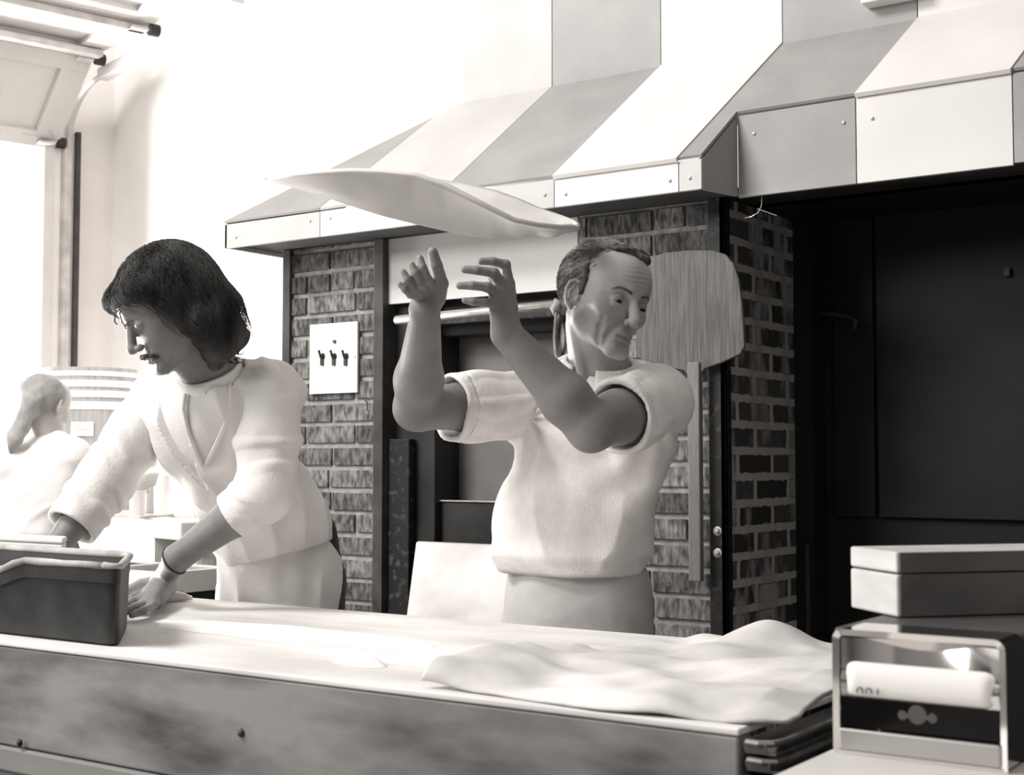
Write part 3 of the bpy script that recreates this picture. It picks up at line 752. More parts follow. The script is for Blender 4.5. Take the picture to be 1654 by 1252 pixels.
# ================================================================ BACKGROUND BAR AT THE LEFT
M_wtop = mat('white_steel_top', .74, .35, .82, 5)
TZ, BZ = .93, 1.06
pt = thing('prep_table', 'white and steel prep table behind the long haired man', 'prep table', (-3.45, 2.9, 0))
MB().box((-3.82, 2.74, TZ - .055), (-3.14, 2.80, TZ - .004)).build('cutting_rail', M_wtop, pt, bevel=.006)
MB().box((-3.82, 2.79, TZ - .20), (-3.14, 2.82, TZ - .056)).build('front_panel', M_steel, pt)
MB().box((-3.42, 2.76, TZ - .155), (-3.13, 2.785, TZ - .125)).build('towel_bar', M_wtop, pt, bevel=.004)
MB().box((-3.80, 2.83, 0), (-3.16, 3.02, TZ - .07)).build('cabinet', M_black, pt)
dv = MB(); dx_ = PY(236, 880, 2.95)[0]
for xx in (-3.82, dx_, -3.15): dv.box((xx - .008, 2.80, TZ - .065), (xx + .008, 3.03, TZ))
dv.box((-3.82, 3.015, TZ - .065), (-3.142, 3.03, TZ))
dv.build('divider', M_wtop, pt, bevel=.002)
for i, (x0, x1, mm) in enumerate(((-3.805, dx_ - .012, M_grime), (dx_ + .012, -3.165, M_steel))):
    m = MB(); zz = TZ - .004; y0, y1 = 2.805, 3.01
    m.box((x0, y0, zz - .06), (x1, y1, zz - .056)); m.box((x0, y0, zz - .06), (x0 + .004, y1, zz)); m.box((x1 - .004, y0, zz - .06), (x1, y1, zz))
    m.box((x0, y0, zz - .06), (x1, y0 + .004, zz)); m.box((x0, y1 - .004, zz - .06), (x1, y1, zz))
    tag(m.build('topping_pan', mm, bevel=.001), ('left dull', 'right brighter')[i] + ' steel topping pan sunk in the prep table', 'pan', 'topping pans in the prep table')
bb_ = thing('back_bar', 'white back bar carrying the barrel and the paper cups', 'bar', c0 - out_ * 1.2 - u_ * .4)
MB().obox(c0 - out_ * 2.18 - u_ * .74 + V3(0, 0, BZ - .06), out_ * 2.12, u_ * .73, V3(0, 0, .06)).build('bar_top', M_wtop, bb_, bevel=.006)
MB().obox(c0 - out_ * 2.16 - u_ * .60, out_ * 2.08, u_ * .58, V3(0, 0, BZ - .061)).build('bar_body', M_grime, bb_)
dvx = MB(); dvx.obox(c0 - out_ * 1.98 - u_ * .73, out_ * .02, u_ * .12, V3(0, 0, BZ - .061)); dvx.build('bar_divider', M_wtop, bb_)

# barrel
bd = 5.62
bc = P(143, 700, bd); bR = 82 / F_PX * bd
ztop = P(140, 597, bd)[2]
bar = thing('root_beer_barrel', 'wooden drink barrel with bright hoops and a tap behind the seated woman', 'barrel', (bc[0], bc[1], BZ))
M_stave = mat('barrel_stave', .34, .7, .46, 10, stretch=(7, 7, .4))
M_hoop = mat('pale_hoop', .82, .4)
hh = ztop - BZ
def bprof(t): return bR * (.93 + .10 * math.sin(math.pi * t))
prof = [(0.001, 0)] + [(bprof(i / 20), hh * i / 20) for i in range(21)] + [(bprof(1) - .012, hh), (bprof(1) - .014, hh - .02), (.001, hh - .02)]
MB().lathe((bc[0], bc[1], BZ), prof, 48).build('staves', M_stave, bar, smooth=True).modifiers.new('e', 'EDGE_SPLIT').split_angle = math.radians(50)
for y0, y1 in ((598, 606), (613, 624), (630, 641), (648, 661)):
    z0, z1 = P(140, y1, bd - bR)[2], P(140, y0, bd - bR)[2]
    t0, t1 = (z0 - BZ) / hh, (z1 - BZ) / hh
    MB().lathe((bc[0], bc[1], BZ), [(bprof(t0) - .002, z0 - BZ), (bprof(t0) + .004, z0 - BZ), (bprof(t1) + .004, z1 - BZ), (bprof(t1) - .002, z1 - BZ)], 48).build('hoop', M_hoop, bar, smooth=False)
tocam = unit((EYE - bc) * V3(1, 1, 0))
sd = V3(-tocam[1], tocam[0], 0)
lc = P(133, 693, bd - bR); lc = V3(bc[0], bc[1], lc[2]) + tocam * (bR * 1.035) + sd * ((lc - bc) @ sd)
lab = MB(); 
lab.obox(lc - sd * .042 - V3(0, 0, .028), sd * .084, tocam * .004, V3(0, 0, .056)); lb = lab.build('barrel_label', M_porc, bar, bevel=.001)
lp = MB()
q = lc + tocam * .0045
rr = [(-.026, -.014), (.024, -.014), (.028, -.006), (.026, .012), (-.024, .012), (-.028, .004)]
lp.tube([q + sd * x_ + V3(0, 0, z_) for x_, z_ in rr + rr[:1]], .0011, 5)
for k in range(5):
    x_ = -.017 + k * .0085
    lp.tube([q + sd * x_ + V3(0, 0, -.007), q + sd * (x_ + .002) + V3(0, 0, .004), q + sd * (x_ + .005) + V3(0, 0, -.005 + .006 * (k % 2))], .0013, 5)
lp.build('label_print', M_steel, lb)
tpz = P(132, 738, bd - bR - .05)
tap = MB(); tb = V3(bc[0], bc[1], tpz[2]) + tocam * (bR * .99) + sd * ((tpz - bc) @ sd)
tap.lathe(tb, [(.0, 0), (.022, 0), (.022, .012), (.013, .014), (.013, .06), (.0, .062)], 16, axis=tocam)
tap.tube([tb + tocam * .05, tb + tocam * .055 + V3(0, 0, .05)], [.010, .008], 10)
tap.lathe(tb + tocam * .055 + V3(0, 0, .05), [(0, 0), (.010, .0), (.010, .016), (0, .02)], 12)
tap.tube([tb + tocam * .05, tb + tocam * .055 - V3(0, 0, .04)], [.012, .010], 10)
tp = tap.build('tap', M_rod, bar, smooth=True)
MB().lathe(tb + tocam * .058 + sd * .012, [(0, .006), (.014, .006), (.015, 0)], 16, axis=tocam).build('tap_plug', M_steel, tp)

# cups, tin and box on the back bar
def on_bar(px_, py_): return PZ(px_, py_, BZ)
def cup(px_, wpx, y0, y1, m, label, name='paper_cup', cat='cup', flare=1.1):
    q = on_bar(px_, y1); d = (q - EYE) @ FWD; r = wpx / F_PX * d / 2; h_ = (y1 - y0) / F_PX * d
    return tag(MB().lathe(q + V3(0, 0, .001), [(0, 0), (r, 0), (r * flare, h_), (r * flare - .003, h_), (r - .003, .004), (0, .004)], 24).build(name, m, smooth=False), label, cat, None)
cup(222, 24, 793, 836, mat('cup_paper', .72, .6), 'pale paper cup held under the woman\'s reaching hand')  # one even pale paper tone
cup(243, 17, 786, 829, mat('grey_tumbler', .42, .4), 'narrow grey tumbler between the two pale cups on the back bar', 'grey_tumbler')
cup(261, 24, 768, 832, M_porc, 'tall stack of white paper cups on the back bar', 'cup_stack', 'cups')
q = on_bar(290, 836); d = (q - EYE) @ FWD
nb = MB(); s_ = 30 / F_PX * d
nb.obox(q - RGT * s_ * .7, RGT * s_ * 1.5, V3(FWD[0], FWD[1], 0) * .10, V3(0, 0, 40 / F_PX * d)); 
tag(nb.build('straw_box', M_porc, bevel=.004), 'small white box beside the cup stack on the back bar', 'box')
a = on_bar(236, 839); b = on_bar(279, 836)
sn = thing('serving_spoon', 'long serving spoon lying before the cups on the back bar', 'spoon', a)
MB().tube([a + V3(0, 0, .008), b + V3(0, 0, .008)], .004, 8).build('spoon_handle', M_steel, sn, smooth=True)
MB().lathe(a + V3(0, 0, .002), [(0, 0), (.02, .002), (.028, .009), (.026, .009), (.018, .004), (0, .003)], 20).build('spoon_bowl', M_steel, sn, smooth=True)

# ================================================================ SMOOTH BODY MODELLING (distance fields -> one mesh)
class Fr:                                    # local frame: x = subject's right, y = forward, z = up
    def __init__(s, o, M, sc_=1.0): s.o = np.asarray(o, float); s.M = np.asarray(M, float); s.s = sc_
    def __call__(s, x, y, z): return s.o + s.M @ (np.array([x, y, z], float) * s.s)
    def loc(s, p): return ((p - s.o) @ s.M) / s.s
def rotz(a): c, s = math.cos(a), math.sin(a); return np.array([[c, -s, 0], [s, c, 0], [0, 0, 1.]])
def rotx(a): c, s = math.cos(a), math.sin(a); return np.array([[1., 0, 0], [0, c, -s], [0, s, c]])
def roty(a): c, s = math.cos(a), math.sin(a); return np.array([[c, 0, s], [0, 1., 0], [-s, 0, c]])
HF = unit(FWD * V3(1, 1, 0))
B0 = np.array([-RGT, -HF, V3(0, 0, 1)]).T    # facing the viewer
def face_frame(o, yaw, pitch, roll, sc_=1.0):  # yaw + = turned to viewer's right, pitch + = down, roll + = head tips to viewer's right
    return Fr(o, B0 @ roty(-math.radians(roll)) @ rotz(math.radians(yaw)) @ rotx(-math.radians(pitch)), sc_)

class Field:
    def __init__(s): s.p = []; s.disp = None; s.cuts = []
    def cone(s, a, b, ra, rb, k=.01, sub=False):
        a, b = np.asarray(a, float), np.asarray(b, float)
        c = (a + b) / 2; R = np.linalg.norm(b - a) / 2 + max(ra, rb)
        def fn(P_):
            ba = b - a; l2 = max(ba @ ba, 1e-12)
            h = np.clip(((P_ - a) @ ba) / l2, 0, 1)
            return np.sqrt((((P_ - a) - h[:, None] * ba) ** 2).sum(1)) - (ra + (rb - ra) * h)
        s.p.append((fn, c, R, k, sub)); return s
    def ell(s, fr, c, r, k=.01, sub=False, rot=None):
        M = fr.M if rot is None else fr.M @ rot
        o = fr(*c); r = np.array(r, float) * fr.s
        def fn(P_):
            q = (P_ - o) @ M
            k0 = np.sqrt(((q / r) ** 2).sum(1)); k1 = np.sqrt(((q / r ** 2) ** 2).sum(1))
            return np.where(k0 < 1e-6, -r.min(), k0 * (k0 - 1) / np.maximum(k1, 1e-9))
        s.p.append((fn, o, r.max(), k, sub)); return s
    def chain(s, pts, rs, k=.008, sub=False):
        for i in range(len(pts) - 1): s.cone(pts[i], pts[i + 1], rs[i], rs[i + 1], k if i else k, sub)
        return s
    def cut(s, fn): s.cuts.append(fn); return s           # keep where fn(P) < 0
    def ev(s, P_, c=None, R=None):
        d = np.full(len(P_), .12)
        for fn, pc, pr, k, sub in s.p:
            if c is not None and np.linalg.norm(pc - c) - pr - R > .05 + k: continue
            q = fn(P_)
            if sub:
                h = np.clip(.5 - .5 * (q + d) / k, 0, 1); d = d * (1 - h) + (-q) * h + k * h * (1 - h)
            else:
                h = np.clip(.5 + .5 * (q - d) / k, 0, 1); d = q * (1 - h) + d * h - k * h * (1 - h)
        if s.disp is not None: d = d + s.disp(P_)
        for cf in s.cuts: d = np.maximum(d, cf(P_))
        return d
    def mesh(s, vox, lo=None, hi=None):
        if lo is None:
            pos = [p for p in s.p if not p[4]]
            lo = np.min([p[1] - p[2] for p in pos], 0) - .02; hi = np.max([p[1] + p[2] for p in pos], 0) + .02
        n = 14; bs = n * vox
        nb = np.ceil((hi - lo) / bs).astype(int)
        I = np.stack(np.meshgrid(*[np.arange(q) for q in nb], indexing='ij'), -1).reshape(-1, 3)
        cen = lo + (I + .5) * bs
        d0 = np.concatenate([s.ev(cen[i:i + 20000]) for i in range(0, len(cen), 20000)])
        act = I[np.abs(d0) < bs * .87 * 1.35 + .012]
        g = np.arange(-1, n + 2)
        G3 = np.stack(np.meshgrid(g, g, g, indexing='ij'), -1)
        m_ = n + 3
        V, K, Q = [], [], []
        off = 1 << 20
        for b in act:
            base = b * n
            pts_ = lo + (G3.reshape(-1, 3) + base) * vox
            c = lo + (base + n / 2) * vox
            D = s.ev(pts_, c, bs * .87 + 2 * vox).reshape(m_, m_, m_)
            if D.min() > 0 or D.max() < 0: continue
            S = D < 0
            cnt = sum(S[i:m_ - 1 + i, j:m_ - 1 + j, k:m_ - 1 + k].astype(np.int8) for i in (0, 1) for j in (0, 1) for k in (0, 1))
            ac = (cnt > 0) & (cnt < 8)
            if not ac.any(): continue
            acc = np.zeros((m_ - 1,) * 3 + (3,)); num = np.zeros((m_ - 1,) * 3)
            for ax in range(3):
                sl0 = [slice(None)] * 3; sl1 = [slice(None)] * 3; sl0[ax] = slice(0, -1); sl1[ax] = slice(1, None)
                a0, a1 = D[tuple(sl0)], D[tuple(sl1)]
                cr = (a0 < 0) != (a1 < 0)
                t = np.where(cr, a0 / np.where(a0 == a1, 1, a0 - a1), 0)
                o1, o2 = [q for q in range(3) if q != ax]
                for i in (0, 1):
                    for j in (0, 1):
                        sl = [slice(None)] * 3; sl[o1] = slice(i, m_ - 1 + i); sl[o2] = slice(j, m_ - 1 + j)
                        cc, tt = cr[tuple(sl)], t[tuple(sl)]
                        num += cc
                        acc[..., ax] += tt * cc; acc[..., o1] += i * cc; acc[..., o2] += j * cc
            ids = np.argwhere(ac)
            pos = acc[ac] / num[ac][:, None]
            gi = ids + base - 1
            V.append(lo + (gi + pos) * vox)
            key = ((gi[:, 0] + 4) * 4096 + gi[:, 1] + 4) * 4096 + gi[:, 2] + 4
            K.append(key)
            def kk(a, bx_, cx__): return ((a + base[0] - 1 + 4) * 4096 + bx_ + base[1] - 1 + 4) * 4096 + cx__ + base[2] - 1 + 4
            for ax in range(3):
                sl0 = [slice(1, n + 1)] * 3; sl1 = [slice(1, n + 1)] * 3; sl1[ax] = slice(2, n + 2)
                a0, a1 = S[tuple(sl0)], S[tuple(sl1)]
                e = np.argwhere(a0 != a1)
                if not len(e): continue
                fl = a0[tuple(e.T)]
                e = e + 1
                o1, o2 = (ax + 1) % 3, (ax + 2) % 3
                quad = []
                for i, j in ((0, 0), (-1, 0), (-1, -1), (0, -1)):
                    q = e.copy(); q[:, o1] += i; q[:, o2] += j
                    quad.append(kk(q[:, 0], q[:, 1], q[:, 2]))
                quad = np.stack(quad, 1)
                quad[~fl] = quad[~fl][:, ::-1]
                Q.append(quad)
        V = np.concatenate(V); K = np.concatenate(K); Q = np.concatenate(Q)
        uk, ix = np.unique(K, return_index=True)
        V = V[ix]; Qi = np.searchsorted(uk, Q); Qi = np.minimum(Qi, len(uk) - 1)
        ok = (uk[Qi] == Q).all(1); Qi = Qi[ok]
        return V, Qi

def np_mesh(name, VQ, m, parent=None, smooth=True, tones=None):
    """VQ: list of (V, Q) joined in one mesh object"""
    Vs, Qs, o = [], [], 0
    for V, Q in VQ: Vs.append(V); Qs.append(Q + o); o += len(V)
    V = np.concatenate(Vs); Q = np.concatenate(Qs)
    me = bpy.data.meshes.new(name)
    me.vertices.add(len(V)); me.vertices.foreach_set('co', V.astype(np.float32).ravel())
    me.loops.add(Q.size); me.loops.foreach_set('vertex_index', Q.astype(np.int32).ravel())
    me.polygons.add(len(Q)); me.polygons.foreach_set('loop_start', np.arange(0, Q.size, Q.shape[1], dtype=np.int32))
    me.update(calc_edges=True); me.validate()
    if smooth: me.polygons.foreach_set('use_smooth', [True] * len(me.polygons))
    if tones is not None:
        at_ = me.color_attributes.new('tone', 'FLOAT_COLOR', 'POINT')
        t = tones(V); arr = np.ones((len(V), 4), np.float32); arr[:, :3] = np.asarray(t)[:, None]
        at_.data.foreach_set('color', arr.ravel())
    o = bpy.data.objects.new(name, me); COL.objects.link(o); me.materials.append(m)
    if parent is not None: attach(o, parent)
    return o

def waves(seed, n, k0, k1, stretch=(1, 1, 1), M=None):
    rs = np.random.RandomState(seed)
    d = rs.randn(n, 3); d /= np.linalg.norm(d, axis=1)[:, None]
    kk = d * rs.uniform(k0, k1, n)[:, None] / np.array(stretch); ph = rs.uniform(0, 6.28, n)
    if M is not None: kk = kk @ np.asarray(M).T
    return lambda P_: np.sin(P_ @ kk.T + ph).sum(1) / math.sqrt(n)
def blob(P_, c, r): return np.exp(-(((P_ - c) / r) ** 2).sum(1))

def strands(field, starts, target, n=14, step=.012, lift=.003, seed=1, r=.0009, fly=.0, wander=.25):
    """hair strands that run over the surface of a field towards `target` directions; returns (V, Q)"""
    rs = np.random.RandomState(seed)
    p = np.array(starts, float); N = len(p)
    def gr(q):
        e = 1e-3; return np.stack([(field.ev(q + np.eye(3)[i] * e) - field.ev(q - np.eye(3)[i] * e)) / (2 * e) for i in range(3)], 1)
    for _ in range(4):
        g = gr(p); p = p - g * field.ev(p)[:, None] * .9
    path = [p.copy()]; wd = rs.randn(N, 3) * wander; ln = rs.uniform(.6, 1.0, N)
    for i in range(n):
        T = target(p) + wd; wd = wd * .9 + rs.randn(N, 3) * wander * .35
        g = gr(p); g /= np.linalg.norm(g, axis=1)[:, None] + 1e-9
        on = max(0, 1 - fly * i / n)
        T = T - g * (T * g).sum(1)[:, None] * on
        T /= np.linalg.norm(T, axis=1)[:, None] + 1e-9
        p = p + T * (step * ln)[:, None]
        d = field.ev(p)
        p = p - g * ((d - lift * rs.uniform(.2, 1.3, N)) * on)[:, None]
        path.append(p.copy())
    path = np.array(path)                       # (n+1, N, 3)
    far = np.max([np.abs(field.ev(q)) for q in path], 0)
    path = path[:, far < lift * 1.5 + .012 + .05 * fly]; N = path.shape[1]
    V, Q = [], []
    for j in range(N):
        c = path[:, j]; t = np.gradient(c, axis=0); t /= np.linalg.norm(t, axis=1)[:, None] + 1e-9
        a = np.cross(t, [0.3, .2, .9]); a /= np.linalg.norm(a, axis=1)[:, None] + 1e-9; b = np.cross(t, a)
        rr = r * np.linspace(1, .25, len(c)) ; base = len(V) * 3 * len(c) if False else j * 3 * len(c)
        ring = np.stack([c + (a * math.cos(q) + b * math.sin(q)) * rr[:, None] for q in (0, 2.094, 4.189)], 1)
        V.append(ring.reshape(-1, 3))
        for i in range(len(c) - 1):
            for k in range(3):
                Q.append((base + i * 3 + k, base + i * 3 + (k + 1) % 3, base + (i + 1) * 3 + (k + 1) % 3, base + (i + 1) * 3 + k))
    return np.concatenate(V), np.array(Q)

def onto(F, p):
    p = np.array([p], float)
    for _ in range(5):
        e = 1e-3; g = np.array([(F.ev(p + np.eye(3)[i] * e) - F.ev(p - np.eye(3)[i] * e))[0] / (2 * e) for i in range(3)]); p = p - unit(g) * F.ev(p)[0]
    return p[0]
def head_field(F, h, lean=0.0, jaw=1.0, nose=1.0, age=0.0, lid=0.0):
    """h: head frame. lean: gaunt cheeks. lid: 0 open - 1 shut"""
    F.ell(h, (0, -.020, .030), (.078, .100, .086), .02)
    F.ell(h, (0, .020, -.025), (.062 * jaw, .064, .085), .03)
    F.ell(h, (0, .030, .045), (.064, .060, .058), .03)
    for s in (-1, 1):
        F.cone(h(s * .054, .0, -.050), h(s * .014, .072, -.102), .018 * h.s, .014 * h.s, .022)
        F.ell(h, (s * .044, .050, -.028), (.022, .020, .020), .030)
        F.cone(h(s * .012, .084, .022), h(s * .042, .068, .020), .009 * h.s, .007 * h.s, .010)
    F.cone(h(-.010, .079, -.101), h(.010, .079, -.101), .014 * h.s, .014 * h.s, .015)
    F.ell(h, (0, .068, -.068), (.030, .026, .020), .018)                       # muzzle
    for s in (-1, 1):
        F.ell(h, (s * .032, .096, -.001), (.017, .017, .0125), .012, True)        # sockets
        if lean: F.ell(h, (s * .070, .044, -.068), (.0145, .024, .030), .028, True)
    # nose
    F.cone(h(0, .084, .010), h(0, .108 + .006 * (nose - 1), -.036), .0085 * h.s, .0105 * h.s * nose, .008)
    F.ell(h, (0, .110, -.040), (.0105 * nose, .0105, .0095), .006)
    for s in (-1, 1):
        F.ell(h, (s * .0125 * nose, .098, -.043), (.0075, .011, .0075), .005)
        F.ell(h, (s * .0065, .104, -.0525), (.0036, .006, .003), .003, True)
    # eyeballs under lids
    for s in (-1, 1):
        F.ell(h, (s * .032, .0735, -.002), (.0155, .0150, .0135), .003)
        if age: F.ell(h, (s * .032, .080, -.016), (.013, .006, .005), .010)       # bags
    # mouth
    F.chain([h(-.022, .0855, -.0715), h(0, .0915, -.0705), h(.022, .0855, -.0715)], [.0030, .0042, .0030], .005)
    F.chain([h(-.018, .0865, -.0785), h(0, .0910, -.0790), h(.018, .0865, -.0785)], [.0034, .0048, .0034], .005)
    o_ = lambda x, y, z: onto(F, h(x, y, z))
    gr = [([o_(s * x, y, z) for x, y, z in ((0, .100, -.0745), (.010, .10, -.0745), (.021, .095, -.0750), (.034, .082, -.0775))], [.0028, .0030, .0028, .0016], .002) for s in (-1, 1)]
    gr.append(([o_(-.012, .1, -.090), o_(.012, .1, -.090)], [.0012, .0012], .010))
    if age:
        for s in (-1, 1):
            gr.append(([o_(s * x, y, z) for x, y, z in ((.018, .10, -.040), (.028, .092, -.052), (.036, .085, -.068), (.038, .075, -.084), (.034, .07, -.097))], [.0022, .0042, .0046, .0038, .001], .009))
            gr.append(([o_(s * x, y, z) for x, y, z in ((.052, .07, -.048), (.054, .06, -.066), (.050, .06, -.086), (.042, .06, -.100))], [.001, .0024, .0024, .001], .010))
            gr.append(([o_(s * x, y, z) for x, y, z in ((.018, .095, -.012), (.028, .092, -.021), (.040, .085, -.022), (.050, .075, -.016))], [.0010, .0018, .0016, .0006], .005))
            gr.append(([o_(s * x, y, z) for x, y, z in ((.050, .07, -.001), (.060, .06, .003))], [.0012, .0008], .004))
    for s in (-1, 1):
        gr.append(([o_(s * x, y, z) for x, y, z in ((.019, .09, .0070), (.026, .09, .0100), (.036, .09, .0100), (.047, .08, .0060))], [.0008, .0014, .0014, .0008], .004))
        zz = -.0035 - .006 * lid; ro = .0042 * (1 - lid)
        gr.append(([o_(s * x, y, z) for x, y, z in ((.019, .09, zz - .001), (.026, .092, zz), (.038, .09, zz), (.046, .083, zz - .0005))], [.0010, .0014 + ro, .0014 + ro, .0010], .002))
    for pts_, rs4, k4 in gr: F.chain(pts_, rs4, k4, True)
    # ears
    for s in (-1, 1):
        n_, t_ = np.array([s * .73, .68, 0]), np.array([-s * .68, .73, 0])
        c_ = np.array([s * .079, -.010, -.008])
        E = lambda a, b, o=0.0: h(*(c_ + t_ * a + np.array([0, 0, b]) + n_ * o))
        F.ell(h, tuple(c_), (.0035, .016, .028), .004, rot=rotz(s * .75))
        F.ell(h, tuple(c_ - n_ * .006), (.008, .012, .020), .006, rot=rotz(s * .75))
        ring = [(.011, .006), (.014, .018), (.007, .028), (-.004, .029), (-.013, .022), (-.017, .008), (-.015, -.008), (-.009, -.022)]
        F.chain([E(a, b, .004) for a, b in ring], [.0034, .0036, .0036, .0038, .0040, .0036, .0034, .0040], .002)
        F.chain([E(-.002, .016, .004), E(-.009, .004, .0045), E(-.007, -.010, .004)], [.0028, .0032, .003], .002)
        F.cone(E(-.004, -.024, .003), E(.001, -.029, .002), .0055, .0050, .003)
        F.cone(E(.011, -.004, .004), E(.010, -.010, .004), .0036, .0036, .003)
    return F

def eyes(h, parent, gaze=(0, 0), M_e=None, sides=(-1, 1)):
    for s in sides:
        c = h(s * .032, .0745, -.002)
        g = unit(h.M @ np.array([gaze[0], 1, gaze[1]]))
        o = MB().lathe(c, [(0, .0122 * h.s)] + [(.0122 * h.s * math.sin(a), .0122 * h.s * math.cos(a)) for a in np.linspace(.12, math.pi, 14)], 20, axis=g).build('eyeball', mat('eye_white', .62, .25), parent, smooth=True)
        MB().lathe(c, [(.0, .0127 * h.s)] + [(.0127 * h.s * math.sin(a), .0127 * h.s * math.cos(a)) for a in np.linspace(.1, .78, 5)], 18, axis=g).build('iris', mat('dark_iris', .012, .2), o, smooth=True)

def brow(F, h, parent, m, arch=.0, thick=.0034):
    F0 = Field(); F0.p = F.p
    for s in (-1, 1):
        pts_ = [onto(F0, h(s * x, .1 - x * .6, z)) for x, z in ((.012, .0170 + arch * .3), (.020, .0205 + arch), (.029, .0225 + arch), (.038, .0218 + arch * .8), (.048, .0165 + arch * .3))]
        MB().tube(pts_, [thick * .6, thick * .9, thick * .9, thick * .7, thick * .25], 8).build('eyebrow', m, parent, smooth=True)

def digits(F, wrist, fingers, thumb, wr=(.019, .019), mr=.0125, fr=.0092, k=.006, wide=None):
    """fingers: four lists of points knuckle..tip"""
    side = unit(np.asarray(fingers[0][0]) - np.asarray(fingers[3][0]))
    for i, f in enumerate(fingers):
        w0 = np.asarray(wrist) + side * (.018 - .012 * i)
        s_ = (1, 1.04, 1, .86)[i]
        F.cone(w0, f[0], .0165, mr * s_, .014)
        rr = [mr * s_ * .9, fr * 1.06 * s_, fr * .96 * s_, fr * .82 * s_]
        for j in range(len(f) - 1):
            F.cone(f[j], f[j + 1], rr[j], rr[j + 1], .0028)
        F.cone(f[1], f[1], fr * 1.12 * s_, fr * 1.12 * s_, .003)
    for j in range(len(thumb) - 1):
        rr = [.016, .0135, .0112, .0098]
        F.cone(thumb[j], thumb[j + 1], rr[j], rr[j + 1], .009 if j == 0 else .004)
    return F

SKIN = dict(g2=None)
def skin_mat(name, a, b): return mat(name, a, .5, b, 14, bump=.12, bscale=170, sss=.12, attr='tone', spec=.3)

VOX = 1.0       # quality factor

# ================================================================ THE DOUGH TOSSER
TB = V3(*P(935, 1000, 2.98)); TB[2] = 0
tos = thing('person', 'older man in a short sleeved white polo sweater tossing dough with both hands raised', 'person', TB)
M_skinT = skin_mat('tosser_skin', .34, .42)
th = face_frame(V3(0, 0, 0), 35, 0, 15, .98)
th.o = P(1023, 490, 2.78) - th.M @ V3(0, .090, 0) * .98
Rsh, Rel, Rwr = P(852, 652, 2.99), P(672, 660, 2.82), P(688, 500, 2.66)
Lsh, Lel, Lwr = P(1046, 655, 2.84), P(955, 690, 2.66), P(818, 540, 2.64)
tt = face_frame(P(945, 800, 2.98), -30, 0, 4, 1)
Fh = Field(); head_field(Fh, th, lean=.6, jaw=1.0, nose=1.15, age=1, lid=.55)
def wrk(P_):
    q = th.loc(P_)
    m_ = np.exp(-(((q - [0, .085, .052]) / [.038, .03, .016]) ** 2).sum(1))
    return .0009 * np.sin(q[:, 2] * 640 + 3 * np.sin(q[:, 0] * 40)) * m_
Fh.disp = wrk
nk = P(968, 606, 2.90)
Fh.cone(th(0, -.022, -.055), nk, .058, .062, .02)
Fh.cone(nk, nk + V3(0, 0, -.07), .060, .060, .02)
for s in (-1, 1): Fh.cone(th(s * .055, -.030, -.045), P(958 + s * -18, 612, 2.84), .011, .009, .014)
def tone_head_T(V):
    q = th.loc(V)
    t = 1 - .42 * np.clip((np.linalg.norm(V - th.o, axis=1) - .20) / .05, 0, 1)        # weaker light on arms and hands, painted into the tone
    t *= 1 - .16 * np.exp(-(((q - [0, .09, -.085]) / [.05, .05, .025]) ** 2).sum(1))      # stubble
    t *= 1 - .30 * np.exp(-(((q[:, 1:] - [.097, -.0745]) / [.012, .0035]) ** 2).sum(1)) * (np.abs(q[:, 0]) < .026)   # lips
    t *= 1 - .38 * (np.exp(-(((q - [.031, .09, .003]) / [.017, .02, .010]) ** 2).sum(1)) + np.exp(-(((q - [-.031, .09, .003]) / [.017, .02, .010]) ** 2).sum(1)))  # shade of lids and eye sockets painted into the skin tone
    return t
def arm(F, sh, el, wr, r=(.052, .050, .043, .047, .028), up=.0):
    m1 = sh * .45 + el * .55; m2 = el * .70 + wr * .30
    F.chain([sh, m1, el], [r[0], r[1], r[2]], .02)
    F.chain([el, m2, wr], [r[2], r[3], r[4]], .02)
K7 = lambda x, y, d: P(600 + x * .18138, 380 + y * .18138, d)
Fr_ = Field(); arm(Fr_, Rsh, Rel, Rwr)
digits(Fr_, Rwr + UPV * .012,
       [[K7(548, 462, 2.652), K7(500, 395, 2.606), K7(458, 285, 2.590), K7(432, 203, 2.592)],
        [K7(505, 485, 2.650), K7(436, 435, 2.604), K7(392, 338, 2.588), K7(358, 265, 2.590)],
        [K7(466, 515, 2.650), K7(378, 478, 2.604), K7(322, 398, 2.588), K7(284, 330, 2.590)],
        [K7(430, 548, 2.650), K7(346, 528, 2.608), K7(296, 482, 2.592), K7(254, 438, 2.592)]],
       [K7(590, 560, 2.655), K7(622, 430, 2.64), K7(580, 270, 2.62), K7(545, 150, 2.615)], mr=.0118, fr=.0080)
Fl_ = Field(); arm(Fl_, Lsh, Lel, Lwr, (.054, .052, .045, .048, .030))
Fl_.cone(Lel, Lel + V3(0, 0, -.004) + RGT * -.004 - UPV * .012, .026, .022, .02)
digits(Fl_, Lwr + UPV * .010,
       [[K7(1222, 430, 2.66), K7(1195, 262, 2.655), K7(1080, 232, 2.645), K7(975, 232, 2.64)],
        [K7(1165, 440, 2.64), K7(1090, 335, 2.62), K7(940, 312, 2.61), K7(830, 305, 2.61)],
        [K7(1120, 515, 2.625), K7(1030, 462, 2.60), K7(900, 448, 2.59), K7(785, 450, 2.59)],
        [K7(1085, 600, 2.62), K7(1005, 600, 2.60), K7(900, 595, 2.59), K7(830, 580, 2.59)]],
       [K7(1220, 660, 2.66), K7(1225, 520, 2.70), K7(1150, 440, 2.72), K7(1080, 400, 2.73)], fr=.0086)
Fb = Field()
pel = V3(TB[0], TB[1], .93)
Fb.ell(tt, (0, 0, .12), (.15, .10, .20), .05).cone(nk, tt(0, 0, .16), .055, .10, .05)
Fb.cone(Rsh, tt(.08, 0, .18), .05, .08, .04).cone(Lsh, tt(-.08, 0, .18), .05, .08, .04)
